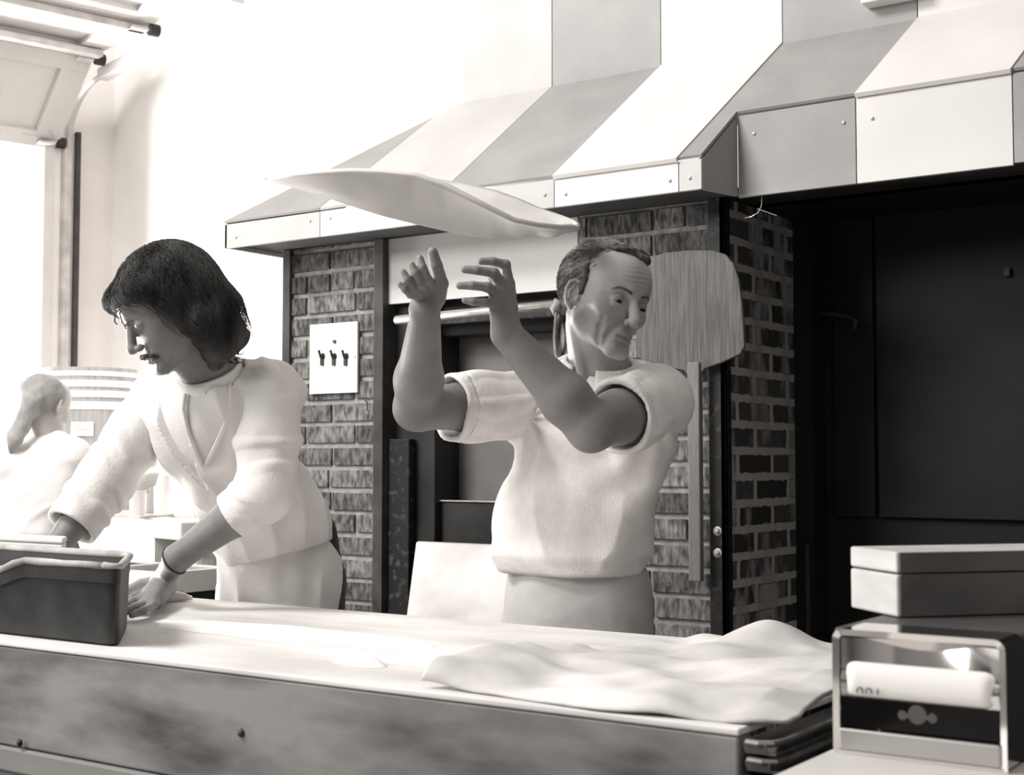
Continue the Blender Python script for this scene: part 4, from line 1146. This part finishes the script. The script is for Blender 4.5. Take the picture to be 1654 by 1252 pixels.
Fb.ell(Fr(pel, tt.M), (0, 0, 0), (.14, .095, .13), .05).cone(tt(0, 0, .05), pel, .10, .10, .05)
for s in (-1, 1):
    ft = Fr(V3(TB[0], TB[1], 0), tt.M)
    Fb.chain([Fr(pel, tt.M)(s * .08, 0, -.04), ft(s * .10, .02, .50), ft(s * .11, -.01, .09)], [.075, .052, .036], .03)
    Fb.cone(ft(s * .11, -.03, .045), ft(s * .12, .13, .035), .036, .03, .02)
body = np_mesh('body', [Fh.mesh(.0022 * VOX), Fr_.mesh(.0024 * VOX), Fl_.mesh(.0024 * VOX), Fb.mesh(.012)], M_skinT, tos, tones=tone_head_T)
eyes(th, tos, gaze=(-.20, -.30))
M_browT = mat('dark_grey_brow', .04, .9, .14, 90, bump=.5)
brow(Fh, th, tos, M_browT, arch=.0005, thick=.0034)
# hair: thinning, combed back
Fq = Field()
M_hairT = mat('greying_hair', .05, .7, .30, 9, stretch=(1, 1, 2.5), bump=.9, bscale=140)
Fq.ell(th, (0, -.034, .040), (.083, .099, .088), .01)
wq = waves(5, 14, 120, 420)
def cut_T(P_):
    q = th.loc(P_)
    front = .012 + .048 * np.clip((np.abs(q[:, 0]) - .02) / .04, 0, 1) * 0
    # hairline: deep temples, tuft at the top, hair down the sides behind the ear
    az = np.abs(q[:, 0])
    line = np.where(q[:, 2] > .075, q[:, 1] - .058 + 1.1 * np.clip(az - .018, 0, 1), q[:, 1] - .030 + .5 * np.clip(q[:, 2] - .02, 0, 1))
    low = -(q[:, 2] + .018 + .25 * np.clip(-q[:, 1] - .02, 0, .1) * 2)
    return np.maximum(line * .8, low) + .0015 * wq(P_)
Fq.disp = lambda P_: .0014 * wq(P_)
Fq.cuts.append(cut_T)
Ftu = Field()
Ftu.ell(th, (-.016, .040, .100), (.034, .030, .016), .01).ell(th, (.022, .030, .106), (.024, .030, .012), .01)
Ftu.disp = lambda P_: .0025 * wq(P_)
Fte = Field()
for s in (-1, 1): Fte.ell(th, (s * .0745, .004, .026), (.0075, .017, .036), .01, rot=rotz(-s * .35))
Fte.disp = lambda P_: .0018 * wq(P_)
hm = Fq.mesh(.0028 * VOX)
M_hairD = mat('dark_greying_hair', .022, .85, .14, 50, bump=.9, bscale=200)
tuf = np_mesh('hair_tuft', [Ftu.mesh(.0026), Fte.mesh(.0026)], M_hairD, tos)
rs_ = np.random.RandomState(3)
st_ = []
while len(st_) < 620:
    v = rs_.randn(3); v /= np.linalg.norm(v)
    c = np.array([v[0] * .083, -.034 + v[1] * .099, .040 + v[2] * .088])
    if c[2] > -.01 and c[1] < (.055 if c[2] > .075 else .028): st_.append(th(*c))
Fq2 = Field(); Fq2.ell(th, (0, -.034, .040), (.083, .099, .088), .01)
def tg(P_):
    q = th.loc(P_); t = np.stack([q[:, 0] * 6, -1.0 + 0 * q[:, 0], -.4 - 6 * np.clip(.08 - q[:, 2], 0, 1)], 1); return t @ th.M.T
sm = strands(Fq2, st_, tg, n=9, step=.007, lift=.006, r=.0008, seed=4, wander=.3, fly=.5)
np_mesh('hair', [hm, sm], M_hairT, tos)

# trousers
M_pants = mat('pale_twill_trousers', .36, .85, .52, 5, bump=.25, bscale=60)
Fp = Field(); pf = Fr(pel, tt.M)
pelv = V3(*P(932, 985, 2.985)); pf = Fr(pelv, tt.M)
Fp.ell(pf, (0, .0, -.02), (.172, .115, .16), .04).ell(pf, (0, 0, .06), (.160, .110, .10), .04)
for s in (-1, 1):
    ft = Fr(V3(TB[0], TB[1], 0), tt.M)
    Fp.chain([pf(s * .085, 0, -.10), ft(s * .10, .015, .50), ft(s * .11, -.01, .10)], [.095, .072, .060], .03)
wp = waves(11, 10, 20, 60, (1, 1, 2.2))
Fp.disp = lambda P_: .0035 * np.abs(wp(P_)) - .002
ztop_p = P(930, 900, 2.98)[2]
Fp.cuts.append(lambda P_: P_[:, 2] - ztop_p)
Fp.cuts.append(lambda P_: .085 - P_[:, 2])
tr_ = np_mesh('trousers', [Fp.mesh(.006)], M_pants, tos)
# sweater
M_knit = mat('white_terry_knit', .78, .95, .86, 30, bump=.5, bscale=320, sheen=.2)
Fs = Field()
cs = face_frame(P(962, 690, 2.965), -28, 0, 5, 1)      # chest
ws = face_frame(P(918, 870, 2.985), -28, 0, 3, 1)      # waist
Fs.ell(cs, (.0, .0, .0), (.176, .128, .150), .05)
Fs.ell(cs, (0, -.01, .065), (.150, .088, .070), .05)
Fs.ell(ws, (0, .005, .03), (.172, .135, .150), .05)
Fs.ell(ws, (0, .0, -.055), (.158, .120, .055), .03)
Fs.cone(nk + V3(0, 0, -.02), cs(0, -.02, .07), .072, .09, .04)
def sleeve_field(sh, el, f, r0, r1, L1, hollow, seed, n0=0.0, flare=.0, mid=None, rm=None):
    dd = unit(el - sh); e = sh + (el - sh) * f; mouth = e + dd * L1
    F = Field(); F.chain([sh - dd * n0, e, mouth + dd * .03], [r0, r1, r1 + flare], .02)
    F.cone(e - dd * .03, mouth + dd * .10, hollow, hollow + flare, .002, True)
    wa, wb2 = waves(seed, 8, 18, 45, (1, 1, 1)), waves(seed + 1, 8, 45, 100)
    a1, a2 = np.cross(dd, UPV), np.cross(dd, np.cross(dd, UPV)); a1, a2 = unit(a1), unit(a2)
    Lt_ = np.linalg.norm(mouth - sh)
    def disp(P_):
        v = P_ - mouth; u = v @ dd; an = np.arctan2(v @ a2, v @ a1); rad = np.hypot(v @ a1, v @ a2)
        out_r = np.clip((rad - hollow - .001) / .004, 0, 1)
        d = -.0070 * np.maximum(0, np.sin(an * 5 + wa(P_) * 1.5 + u * 10)) * np.clip(-u / .03, 0, 1) + .0016 * wb2(P_)
        d += .0025 * ((u > -.026) & (u < -.022)) - .0012 * (u > -.022)
        return d * out_r * np.clip((u + Lt_) / .06, 0, 1)
    F.disp = disp
    F.cuts.append(lambda P_: (P_ - mouth) @ dd + .003 * np.sin(4 * np.arctan2((P_ - mouth) @ a2, (P_ - mouth) @ a1)))
    return F, e, dd
FsR, Re, Rd = sleeve_field(Rsh, Rel, .50, .074, .068, .060, .060, 81, .02, .004)
FsL, Le, Ld = sleeve_field(Lsh, Lel, .30, .082, .072, .055, .064, 83, .03, .004)
Fs.cone(Rsh, cs(.06, 0, .03), .070, .09, .04); Fs.cone(Lsh, cs(-.08, 0, .02), .064, .09, .04)
Fs.cone(Rsh + V3(0, 0, -.045), cs(.09, 0, -.06), .04, .08, .05)
Fs.cone(Lsh + V3(0, 0, -.02) + RGT * .01, ws(-.125, -.01, .05), .055, .055, .05)
f1 = waves(21, 8, 18, 40, (1, 1, 2.6)); f2 = waves(22, 8, 40, 90, (1, 1, 1.6))
bz0 = P(935, 922, 2.86); 
def disp_T(P_):
    a = f1(P_); z = P_[:, 2]
    low = np.clip((bz0[2] + .16 - z) / .16, 0, 1)
    d = -.0115 * (1 - np.abs(np.sin(a * 1.5))) * (.6 + .8 * low) + .0018 * f2(P_) + .004
    d -= .010 * np.exp(-((z - bz0[2] - .030) / .022) ** 2)
    # armpit folds radiating
    t = np.arctan2(P_[:, 2] - (Rsh[2] - .03), (P_ - Rsh) @ RGT)
    rr = np.linalg.norm(P_ - (Rsh + V3(0, 0, -.02)), axis=1)
    d += -.005 * np.sin(t * 11 + rr * 20) * np.exp(-((rr - .12) / .07) ** 2)
    rr2 = np.linalg.norm(P_ - (Lsh + V3(0, 0, -.03)), axis=1); t2 = np.arctan2(P_[:, 2] - Lsh[2] + .03, (P_ - Lsh) @ RGT)
    d += -.004 * np.sin(t2 * 9 + rr2 * 18) * np.exp(-((rr2 - .12) / .07) ** 2)
    band = z < bz0[2] - .018
    d = np.where(band, .014 + .0012 * np.sin(((P_ - ws.o) @ ws.M)[:, 0] * 700), d)
    seam = np.exp(-((z - (bz0[2] - .016)) / .004) ** 2); d += .010 * seam
    return d
Fs.disp = disp_T
zbot = P(935, 957, 2.86)[2]
Fs.cuts.append(lambda P_: zbot + .004 * np.sin(P_[:, 0] * 25) - P_[:, 2])
ncl = P(965, 590, 2.885)
nd_ = unit(th.o - nk)
Fs.cuts.append(lambda P_: np.where(np.linalg.norm(P_ - ncl, axis=1) < .3, -np.maximum(np.linalg.norm((P_ - nk) - ((P_ - nk) @ nd_)[:, None] * nd_, axis=1) - .066, -((P_ - nk) @ nd_) - .03), -1))
sw = np_mesh('sweater', [Fs.mesh(.0042 * VOX), FsR.mesh(.0034 * VOX), FsL.mesh(.0034 * VOX)], M_knit, tos)
# collar
def collar(a_, b_):
    th_ = math.radians(-160 + 320 * a_)          # opens at the front
    ax = unit(nd_); f_ = unit((cs.M[:, 1]) - ax * (cs.M[:, 1] @ ax)); r_ = np.cross(f_, ax)
    th2 = th_ + math.pi
    r0 = .066 + .036 * b_ + .012 * abs(math.cos(th_ / 2)) * b_
    c = nk + ax * (.030 - .034 * b_ - .012 * (1 - abs(math.cos(th_ / 2))) * b_ )
    drop = .05 * b_ * max(0, math.cos(th2)) 
    pt_ = (1 - max(0, math.cos(th2)) * .0)
    return c + (f_ * math.cos(th2) + r_ * math.sin(th2)) * r0 * (1.0 + .15 * max(0, math.cos(th2))) - V3(0, 0, drop)
MB().grid(collar, 60, 8).build('collar', M_knit, sw, smooth=True, solid=.006)
plp = [P(1000, 628, 2.80), P(985, 650, 2.80), P(972, 680, 2.79)]

# ================================================================ THE LONG HAIRED MAN
LB = V3(*P(455, 980, 3.46)); LB[2] = 0
lhm = thing('person', 'long haired man with moustache in white wrap shirt leaning over the counter onto dough', 'person', LB)
M_skinL = skin_mat('darker_skin', .19, .24)  # one even base tone for this man's skin
lh = face_frame(P(269, 497, 3.05), -60, 31, -2, 1.04)
Ash, Ael, Awr = P(437, 632, 3.16), P(428, 798, 3.06), P(286, 902, 3.08)      # his left arm, right in the image
Bsh, Bel, Bwr = P(252, 655, 3.30), P(172, 775, 3.22), P(100, 872, 3.12)
lk = P(345, 612, 3.14)
Fh = Field(); head_field(Fh, lh, lean=0, jaw=1.12, nose=1.0, lid=1.0)
Fh.cone(lh(0, .030, -.078), lk + V3(0, 0, .02) + RGT * -.02, .034, .054, .03); Fh.cone(lh(0, -.035, -.045), lk, .056, .060, .02).cone(lk, lk + V3(0, 0, -.06) + RGT * .02, .058, .055, .02)
Fa = Field(); arm(Fa, Ash, Ael, Awr, (.050, .048, .042, .045, .029))
Z0 = CZ + .008
hw = Awr + (PZ(262, 940, Z0 + .035) - Awr) * .55
def HZ(x, y, dz): return PZ(x, y, Z0 + dz)
digits(Fa, HZ(268, 932, .045),
       [[HZ(240, 956, .030), HZ(222, 962, .026), HZ(208, 968, .018), HZ(198, 974, .011)],
        [HZ(234, 965, .026), HZ(214, 972, .024), HZ(198, 979, .016), HZ(186, 985, .010)],
        [HZ(236, 974, .022), HZ(219, 981, .020), HZ(205, 987, .014), HZ(194, 991, .010)],
        [HZ(246, 979, .018), HZ(232, 986, .016), HZ(222, 990, .012), HZ(213, 994, .009)]],
       [HZ(258, 938, .030), HZ(228, 944, .022), HZ(214, 950, .016), HZ(204, 956, .010)])
Fa.cone(Awr, HZ(262, 938, .042), .027, .024, .02)
Fa.cone(HZ(268, 952, .028), HZ(250, 972, .018), .022, .018, .015)
Fc = Field(); arm(Fc, Bsh, Bel, Bwr, (.050, .048, .042, .044, .030))
hb0 = Bwr
def HB(x, y, d): return P(x, y, d)
digits(Fc, HB(94, 880, 3.115),
       [[HB(74, 905, 3.09), HB(62, 915, 3.075), HB(54, 925, 3.07), HB(48, 934, 3.07)],
        [HB(82, 910, 3.10), HB(72, 923, 3.09), HB(66, 933, 3.085), HB(60, 941, 3.085)],
        [HB(90, 913, 3.115), HB(83, 926, 3.11), HB(78, 936, 3.11), HB(74, 943, 3.11)],
        [HB(98, 912, 3.13), HB(94, 923, 3.13), HB(90, 931, 3.13), HB(87, 937, 3.13)]],
       [HB(86, 890, 3.09), HB(68, 893, 3.07), HB(58, 899, 3.06), HB(50, 905, 3.055)])
lc_ = face_frame(P(352, 690, 3.24), -42, 24, -8, 1)
lw = face_frame(P(430, 850, 3.38), -40, 22, -18, 1)
lp_ = face_frame(P(452, 945, 3.44), -35, 0, 0, 1)
Fb = Field()
Fb.ell(lc_, (0, 0, 0), (.11, .065, .14), .03).cone(lk, lc_.o, .050, .055, .03).cone(Ash, lc_.o, .045, .06, .02).cone(Bsh, lc_.o, .045, .06, .02)
Fb.cone(lc_.o, lp_.o, .07, .08, .03)
lf = Fr(V3(LB[0], LB[1], 0), lp_.M)
for s in (-1, 1):
    Fb.chain([lp_(s * .08, 0, -.04), lf(s * .10, .02, .50), lf(s * .11, -.01, .09)], [.075, .052, .036], .03)
    Fb.cone(lf(s * .11, -.03, .045), lf(s * .12, .13, .035), .036, .03, .02)
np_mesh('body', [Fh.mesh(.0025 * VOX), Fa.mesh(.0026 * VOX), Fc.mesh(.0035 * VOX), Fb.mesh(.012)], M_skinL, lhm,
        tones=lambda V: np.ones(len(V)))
M_hairL = mat('dark_brown_hair', .022, .85, .095, 16, stretch=(1, 1, .35), bump=.9, bscale=130, spec=.15)
FM = Field(); M_mst = mat('brown_moustache', .035, .8, .08, 60, bump=.6, spec=.1)
for s in (-1, 1): FM.chain([lh(0, .0995, -.0625), lh(s * .014, .0975, -.0640), lh(s * .026, .087, -.070), lh(s * .033, .078, -.079)], [.0036, .0046, .0040, .002], .004)
wm = waves(31, 12, 300, 700); FM.disp = lambda P_: .0008 * wm(P_)
np_mesh('moustache', [FM.mesh(.002)], M_mst, lhm)
FH = Field()
FH.ell(lh, (0, -.022, .038), (.090, .108, .092), .02)
for s in (-1, 1):
    FH.ell(lh, (s * .062, -.020, -.015), (.034, .062, .075), .03)
    FH.ell(lh, (s * .050, .055, .062), (.040, .040, .030), .02)          # fringe swept to the sides
FH.ell(lh, (0, .062, .058), (.052, .038, .032), .02)
FH.ell(lh, (0, -.085, -.030), (.072, .050, .095), .03)
FH.chain([P(345, 520, 3.04), P(352, 560, 3.05), P(350, 588, 3.06)], [.050, .042, .018], .03)
FH.chain([P(360, 500, 3.08), P(374, 545, 3.10), P(378, 568, 3.10)], [.040, .036, .018], .03)
FH.chain([P(322, 520, 3.00), P(330, 560, 3.02)], [.034, .016], .02)
wh1 = waves(41, 12, 30, 80); wh2 = waves(42, 16, 120, 350, (1, 1, 2))
FH.disp = lambda P_: .003 + .0045 * np.abs(wh1(P_)) + .0020 * wh2(P_)
FHf = Field(); FHf.p = list(FH.p)
def cut_face(P_):
    q = lh.loc(P_)
    # keep the face free: region in front of the cheeks, below the fringe
    zone = np.maximum(np.maximum(.012 + .30 * np.clip(np.abs(q[:, 0]) - .03, 0, 1) - q[:, 1] + .0, q[:, 2] - .040 + .3 * np.abs(q[:, 0])), -.3)
    return -zone
FH.cuts.append(cut_face)
hm = FH.mesh(.0035 * VOX)
rs_ = np.random.RandomState(8); st_ = []
while len(st_) < 2200:
    v = rs_.randn(3); v /= np.linalg.norm(v)
    c = np.array([v[0] * .095, -.022 + v[1] * .115, .040 + v[2] * .095])
    if c[2] > -.03 and c[1] < .07 - .6 * max(0, .07 - c[2]): st_.append(lh(*c))
for _ in range(260): st_.append(lh(rs_.randn() * .035, -.03 + rs_.randn() * .035, .13))
def tgL(P_):
    q = lh.loc(P_); t = np.stack([q[:, 0] * 9, -.55 + 0 * q[:, 0] + 3 * np.clip(q[:, 1] - .03, 0, 1), -.5 + 0 * q[:, 0]], 1) @ lh.M.T
    return t + np.array([0, 0, -.9])
sm = strands(FHf, st_, tgL, n=16, step=.009, lift=.005, r=.0011, seed=5, wander=.28, fly=.35)
# wisps flicking up at the nape
wsp = []
mw = MB()
rw = random.Random(2)
for k in range(26):
    x0, y0 = 372 + rw.uniform(-14, 6), 560 + rw.uniform(-35, 22)
    dx, dy = rw.uniform(12, 26), rw.uniform(-8, 8)
    dd = 3.10 + rw.uniform(-.03, .05)
    mw.tube([P(x0, y0, dd), P(x0 + dx * .35, y0 + dy * .2 + 7, dd), P(x0 + dx * .75, y0 + dy * .5 + 7, dd), P(x0 + dx, y0 + dy - 2, dd)], [.0022, .0018, .0011, .0003], 4, cap=False)
for pts_ in ([(206, 500), (194, 498), (186, 507), (185, 520), (189, 524)], [(200, 495), (193, 506), (197, 520), (203, 527), (210, 524)], [(208, 520), (201, 526), (204, 531)]):
    mw.tube([P(x_, y_, 2.98) for x_, y_ in pts_], .0016, 5)
np_mesh('hair', [hm, sm, (np.array(mw.v), np.array([f for f in mw.f if len(f) == 4]))], M_hairL, lhm)

# tee shirt (white crew neck under the wrap)
M_tee = mat('white_tee_knit', .72, .95, .78, 12, bump=.25, bscale=200)
M_wrap = mat('white_wrap_cotton', .68, .95, .76, 9, bump=.35, bscale=130)
def carve_neck(c, ax, r, deep):
    return lambda P_: np.where(np.linalg.norm(P_ - c, axis=1) < .3, -np.maximum(np.linalg.norm((P_ - c) - ((P_ - c) @ ax)[:, None] * ax, axis=1) - r, -((P_ - c) @ ax) - deep), -1)
nax = unit(lh(0, -.03, -.04) - lk)
Ft = Field(); Ft.ell(lc_, (0, .004, 0), (.150, .108, .19), .05).cone(lk + V3(0, 0, -.015), lc_.o, .074, .10, .05)
Ft.cuts.append(carve_neck(lk, nax, .064, .03)); Ft.cuts.append(lambda P_: (P_ - lk) @ nax - .022)
tee = np_mesh('tee_shirt', [Ft.mesh(.005)], M_tee, lhm)
nbp = []
fx = unit(lc_.M[:, 1] - nax * (lc_.M[:, 1] @ nax)); fy_ = np.cross(nax, fx)
MB().tube([lk + nax * .018 + (fx * math.cos(a) + fy_ * math.sin(a)) * .068 for a in np.linspace(0, 2 * math.pi, 40)], .006, 8, cap=False).build('neck_band', M_tee, tee, smooth=True)

Fw = Field()
Fw.ell(lc_, (0, .0, .0), (.168, .122, .185), .05)
Fw.ell(lw, (0, -.01, .0), (.165, .125, .17), .06)
Fw.cone(lc_.o, lw.o, .125, .13, .05)
Fw.ell(lp_, (0, -.02, .05), (.170, .120, .09), .05)
Fw.cone(lk + V3(0, 0, -.03), lc_.o, .075, .12, .05)
Fw.cone(Ash, lc_(-.05, 0, .04), .078, .11, .04); Fw.cone(Bsh, lc_(.05, 0, .04), .070, .10, .04)
cuffA = Ael + (Awr - Ael) * .36; dA = unit(Awr - Ael)
cuffB = Bel + (Bwr - Bel) * .80; dB = unit(Bwr - Bel)
g1 = waves(51, 9, 22, 50, (1, 1, 2)); g2 = waves(52, 10, 50, 110)
def disp_L(P_):
    d = -.010 * (1 - np.abs(np.sin(g1(P_) * 1.4))) + .0022 * g2(P_) + .004
    return d
Fw.disp = disp_L
# V opening of the wrap
def vopen(P_):
    q = lc_.loc(P_)
    x = -q[:, 0]                                # towards his left
    w_ = np.clip((q[:, 2] + .105) / .24, -1, 1) * .060
    z = np.maximum(np.abs(q[:, 0] + .022) - w_, -(q[:, 1] - .055))
    return np.where(q[:, 1] > .03, -z, -1)
Fw.cuts.append(vopen)
Fw.cuts.append(carve_neck(lk, nax, .078, .045)); Fw.cuts.append(lambda P_: np.where(np.linalg.norm(P_ - lk, axis=1) < .12, (P_ - lk) @ nax - .012, -1))
# hem: tucked under the apron tie, running up to the back
hA, hB = P(335, 925, 3.30), P(540, 868, 3.42)
hn = unit(np.cross(hB - hA, FWD)); hn = hn if hn[2] < 0 else -hn
Fw.cuts.append(lambda P_: np.where(np.linalg.norm(P_ - lp_.o, axis=1) < .35, (P_ - hA) @ hn, -1))
def long_sleeve(sh, el, cuff, rs4, ph, hollow):
    F = Field(); d2 = unit(cuff - el)
    F.chain([sh, sh * .5 + el * .5, el, cuff + d2 * .03], rs4, .02)
    F.cone(cuff - d2 * .05, cuff + d2 * .12, hollow - .004, hollow + .004, .002, True)
    wa, wb2 = waves(91 + ph, 9, 22, 50), waves(97 + ph, 9, 60, 120)
    def disp(P_):
        d = .0010 * wb2(P_)
        for s0, s1, w0 in ((sh, el, 75), (el, cuff, 105)):
            ax = unit(s1 - s0); v = P_ - s0; u = v @ ax; Ln = np.linalg.norm(s1 - s0)
            a1 = unit(np.cross(ax, UPV)); a2 = np.cross(ax, a1)
            m_ = np.clip(u / .05, 0, 1) * np.clip((Ln - .012 - u) / .04, 0, 1)
            th_ = np.arctan2(v @ a2, v @ a1); rad = np.hypot(v @ a1, v @ a2)
            d = d - .0062 * np.maximum(0, np.sin(u * w0 + 2.4 * np.sin(th_ + ph) + wa(P_) * 1.6)) * m_ * np.clip((rad - hollow) / .01, 0, 1)
        return d
    F.disp = disp
    F.cuts.append(lambda P_: (P_ - cuff) @ d2)
    return F
SA = long_sleeve(Ash, Ael, cuffA, [.074, .068, .061, .056], 0, .050)
SB = long_sleeve(Bsh, Bel, cuffB, [.066, .066, .066, .060], 2, .052)
wr_ = np_mesh('wrap_shirt', [Fw.mesh(.0045 * VOX), SA.mesh(.0036 * VOX), SB.mesh(.0036 * VOX)], M_wrap, lhm)
Fw0 = Field(); Fw0.p = Fw.p
def band_path(pix, d0):
    out_p = []
    for x_, y_ in pix:                      # march the sight line onto the shirt
        t = d0
        for _ in range(60):
            v = Fw0.ev(np.array([P(x_, y_, t)]))[0]
            if v < .0015: break
            t += max(v * .8, .002)
        out_p.append(P(x_, y_, t))
    return out_p
for k_, pix in enumerate(([(300, 636), (296, 660), (303, 695), (318, 735), (338, 775), (362, 812)], [(372, 622), (372, 650), (362, 690), (346, 725), (332, 752)])):
    pth = band_path(pix, 2.95)
    MB().tube([q - FWD * .001 for q in pth], [.0035, .0050, .0050, .0050, .004, .002][:len(pth)], 8).build('lapel', M_wrap, wr_, smooth=True)
# apron wrapped round hips + dark jeans behind
M_apron = mat('white_apron_cotton', .62, .9, .74, 6, bump=.3, bscale=70)
M_jean = mat('dark_jeans', .02, .8, .05, 60, bump=.3)
FJ = Field(); FJ.ell(lp_, (0, -.03, .0), (.165, .115, .15), .04)
for s in (-1, 1): FJ.chain([lp_(s * .085, -.01, -.10), lf(s * .10, .015, .50), lf(s * .11, -.01, .10)], [.095, .072, .06], .03)
FJ.cuts.append(lambda P_: .085 - P_[:, 2]); FJ.ell(lp_, (0, -.03, .12), (.14, .09, .10), .04); FJ.cuts.append(lambda P_: P_[:, 2] - lp_.o[2] - .20)
np_mesh('jeans', [FJ.mesh(.007)], M_jean, lhm)
FA = Field(); FA.ell(lp_, (0, -.012, .0), (.176, .128, .16), .04)
FA.cone(lp_(-.06, .01, -.1), lp_(-.07, .03, -.5), .11, .11, .04).cone(lp_(.06, .01, -.1), lp_(.07, .03, -.5), .11, .11, .04)
FA.cone(lp_.o, lw.o, .14, .125, .04)
g3 = waves(61, 8, 25, 60, (1, 1, 2.4))
FA.disp = lambda P_: -.008 * (1 - np.abs(np.sin(g3(P_) * 1.3))) + .003
FA.cuts.append(lambda P_: -((P_ - lp_.o) @ lp_.M[:, 1]) - .045 - .25 * np.clip(P_[:, 2] - lp_.o[2], -1, .2))
FA.cuts.append(lambda P_: -((P_ - hA) @ hn) - .035)
FA.cuts.append(lambda P_: .50 - P_[:, 2])
ap = np_mesh('apron', [FA.mesh(.005)], M_apron, lhm)
# bracelet
bx_ = P(287, 901, 3.08); 
adir = unit(HZ(262, 938, .042) - Ael); a1 = unit(np.cross(adir, UPV)); a2 = np.cross(adir, a1)
bc_ = Awr + adir * .012
MB().tube([bc_ + (a1 * math.cos(a) + a2 * math.sin(a)) * .0325 + adir * .010 * math.cos(a + .4) for a in np.linspace(0, 2 * math.pi, 32)], .0035, 8, cap=False).build('bracelet', M_jean, lhm, smooth=True)

# ================================================================ WOMAN SEEN FROM BEHIND
WD = 4.75
Wb = V3(*P(60, 900, WD)); Wb[2] = 0
wom = thing('person', 'woman with light hair tied back seen from behind reaching for cups at the far left', 'person', Wb)
M_skinW = skin_mat('light_skin', .46, .52)
wh = face_frame(P(76, 656, WD), 152, 12, 0, .84)
wk = P(84, 712, WD)
ws1, we1, ww1 = P(118, 738, 4.70), P(170, 790, 4.75), P(218, 786, 4.98)
ws0, we0, ww0 = P(22, 745, 4.70), P(-14, 838, 4.72), P(0, 880, 4.95)
Fh = Field(); head_field(Fh, wh, jaw=.95, lid=.5); Fh.cone(wh(0, -.03, -.05), wk, .048, .052, .02)
Fh.chain([ws1, we1, ww1], [.042, .038, .024], .015).chain([ws0, we0, ww0], [.042, .038, .024], .015)
HW = lambda x, y: P(200 + x * .1278, 740 + y * .1278, 5.0)
digits(Fh, P(214, 788, 4.98), [[HW(260, 250), HW(330, 215), HW(390, 205), HW(430, 205)], [HW(265, 285), HW(340, 260), HW(400, 248), HW(445, 240)],
        [HW(262, 320), HW(330, 300), HW(390, 285), HW(425, 275)], [HW(250, 350), HW(320, 345), HW(370, 335), HW(400, 325)]],
       [HW(200, 330), HW(240, 390), HW(270, 410), HW(300, 420)], mr=.012, fr=.008)
np_mesh('body', [Fh.mesh(.0045)], M_skinW, wom, tones=lambda V: np.ones(len(V)))
M_hairW = mat('light_brown_hair', .26, .7, .42, 16, stretch=(1, 1, .3), bump=.7, bscale=90)
FQ = Field(); FQ.ell(wh, (0, -.030, .035), (.088, .106, .090), .02).ell(wh, (0, -.07, -.01), (.070, .055, .06), .03)
FQ.chain([wh(.03, -.11, .0), P(34, 690, 4.66), P(24, 708, 4.64), P(17, 730, 4.64)], [.03, .026, .026, .008], .02)
FQ.cuts.append(lambda P_: np.where(wh.loc(P_)[:, 2] < .05, wh.loc(P_)[:, 1] - .02, wh.loc(P_)[:, 1] - .075))
wv = waves(71, 12, 60, 200); FQ.disp = lambda P_: .002 * wv(P_)
np_mesh('hair', [FQ.mesh(.005)], M_hairW, wom)
M_shirtW = mat('white_cotton_shirt', .80, .9, .84, 8, bump=.2)
FS = Field(); wf = face_frame(P(62, 800, 4.72), 140, 10, 6, 1)
FS.ell(wf, (0, 0, .02), (.165, .11, .20), .05).cone(wk + V3(0, 0, -.02), wf.o, .06, .11, .05)
FS.cone(ws1, wf(0, 0, .08), .062, .09, .04).cone(ws0, wf(0, 0, .08), .062, .09, .04)
FS.chain([ws1, ws1 + (we1 - ws1) * .55], [.062, .056], .02).chain([ws0, we0, ww0], [.062, .058, .045], .02)
FS.ell(Fr(P(45, 862, 4.72), wf.M), (0, 0, 0), (.165, .11, .06), .05)
wv2 = waves(72, 9, 25, 60); FS.disp = lambda P_: -.006 * (1 - np.abs(np.sin(wv2(P_) * 1.3))) + .002
FS.cuts.append(lambda P_: P(40, 862, 4.72)[2] - .05 * ((P_ - wf.o) @ RGT) * 4 * 0 - P_[:, 2])
np_mesh('shirt', [FS.mesh(.007)], M_shirtW, wom)
FP = Field(); wp_ = Fr(V3(Wb[0], Wb[1], .86), wf.M)
FP.ell(wp_, (0, 0, .03), (.17, .12, .17), .04)
wl_ = Fr(V3(Wb[0], Wb[1], 0), wf.M)
for s in (-1, 1): FP.chain([wp_(s * .08, 0, -.05), wl_(s * .09, .02, .45), wl_(s * .09, 0, .05)], [.09, .07, .05], .03)
FP.cuts.append(lambda P_: .0 - P_[:, 2])
np_mesh('jeans', [FP.mesh(.009)], mat('faded_jeans', .10, .85, .16, 40), wom)
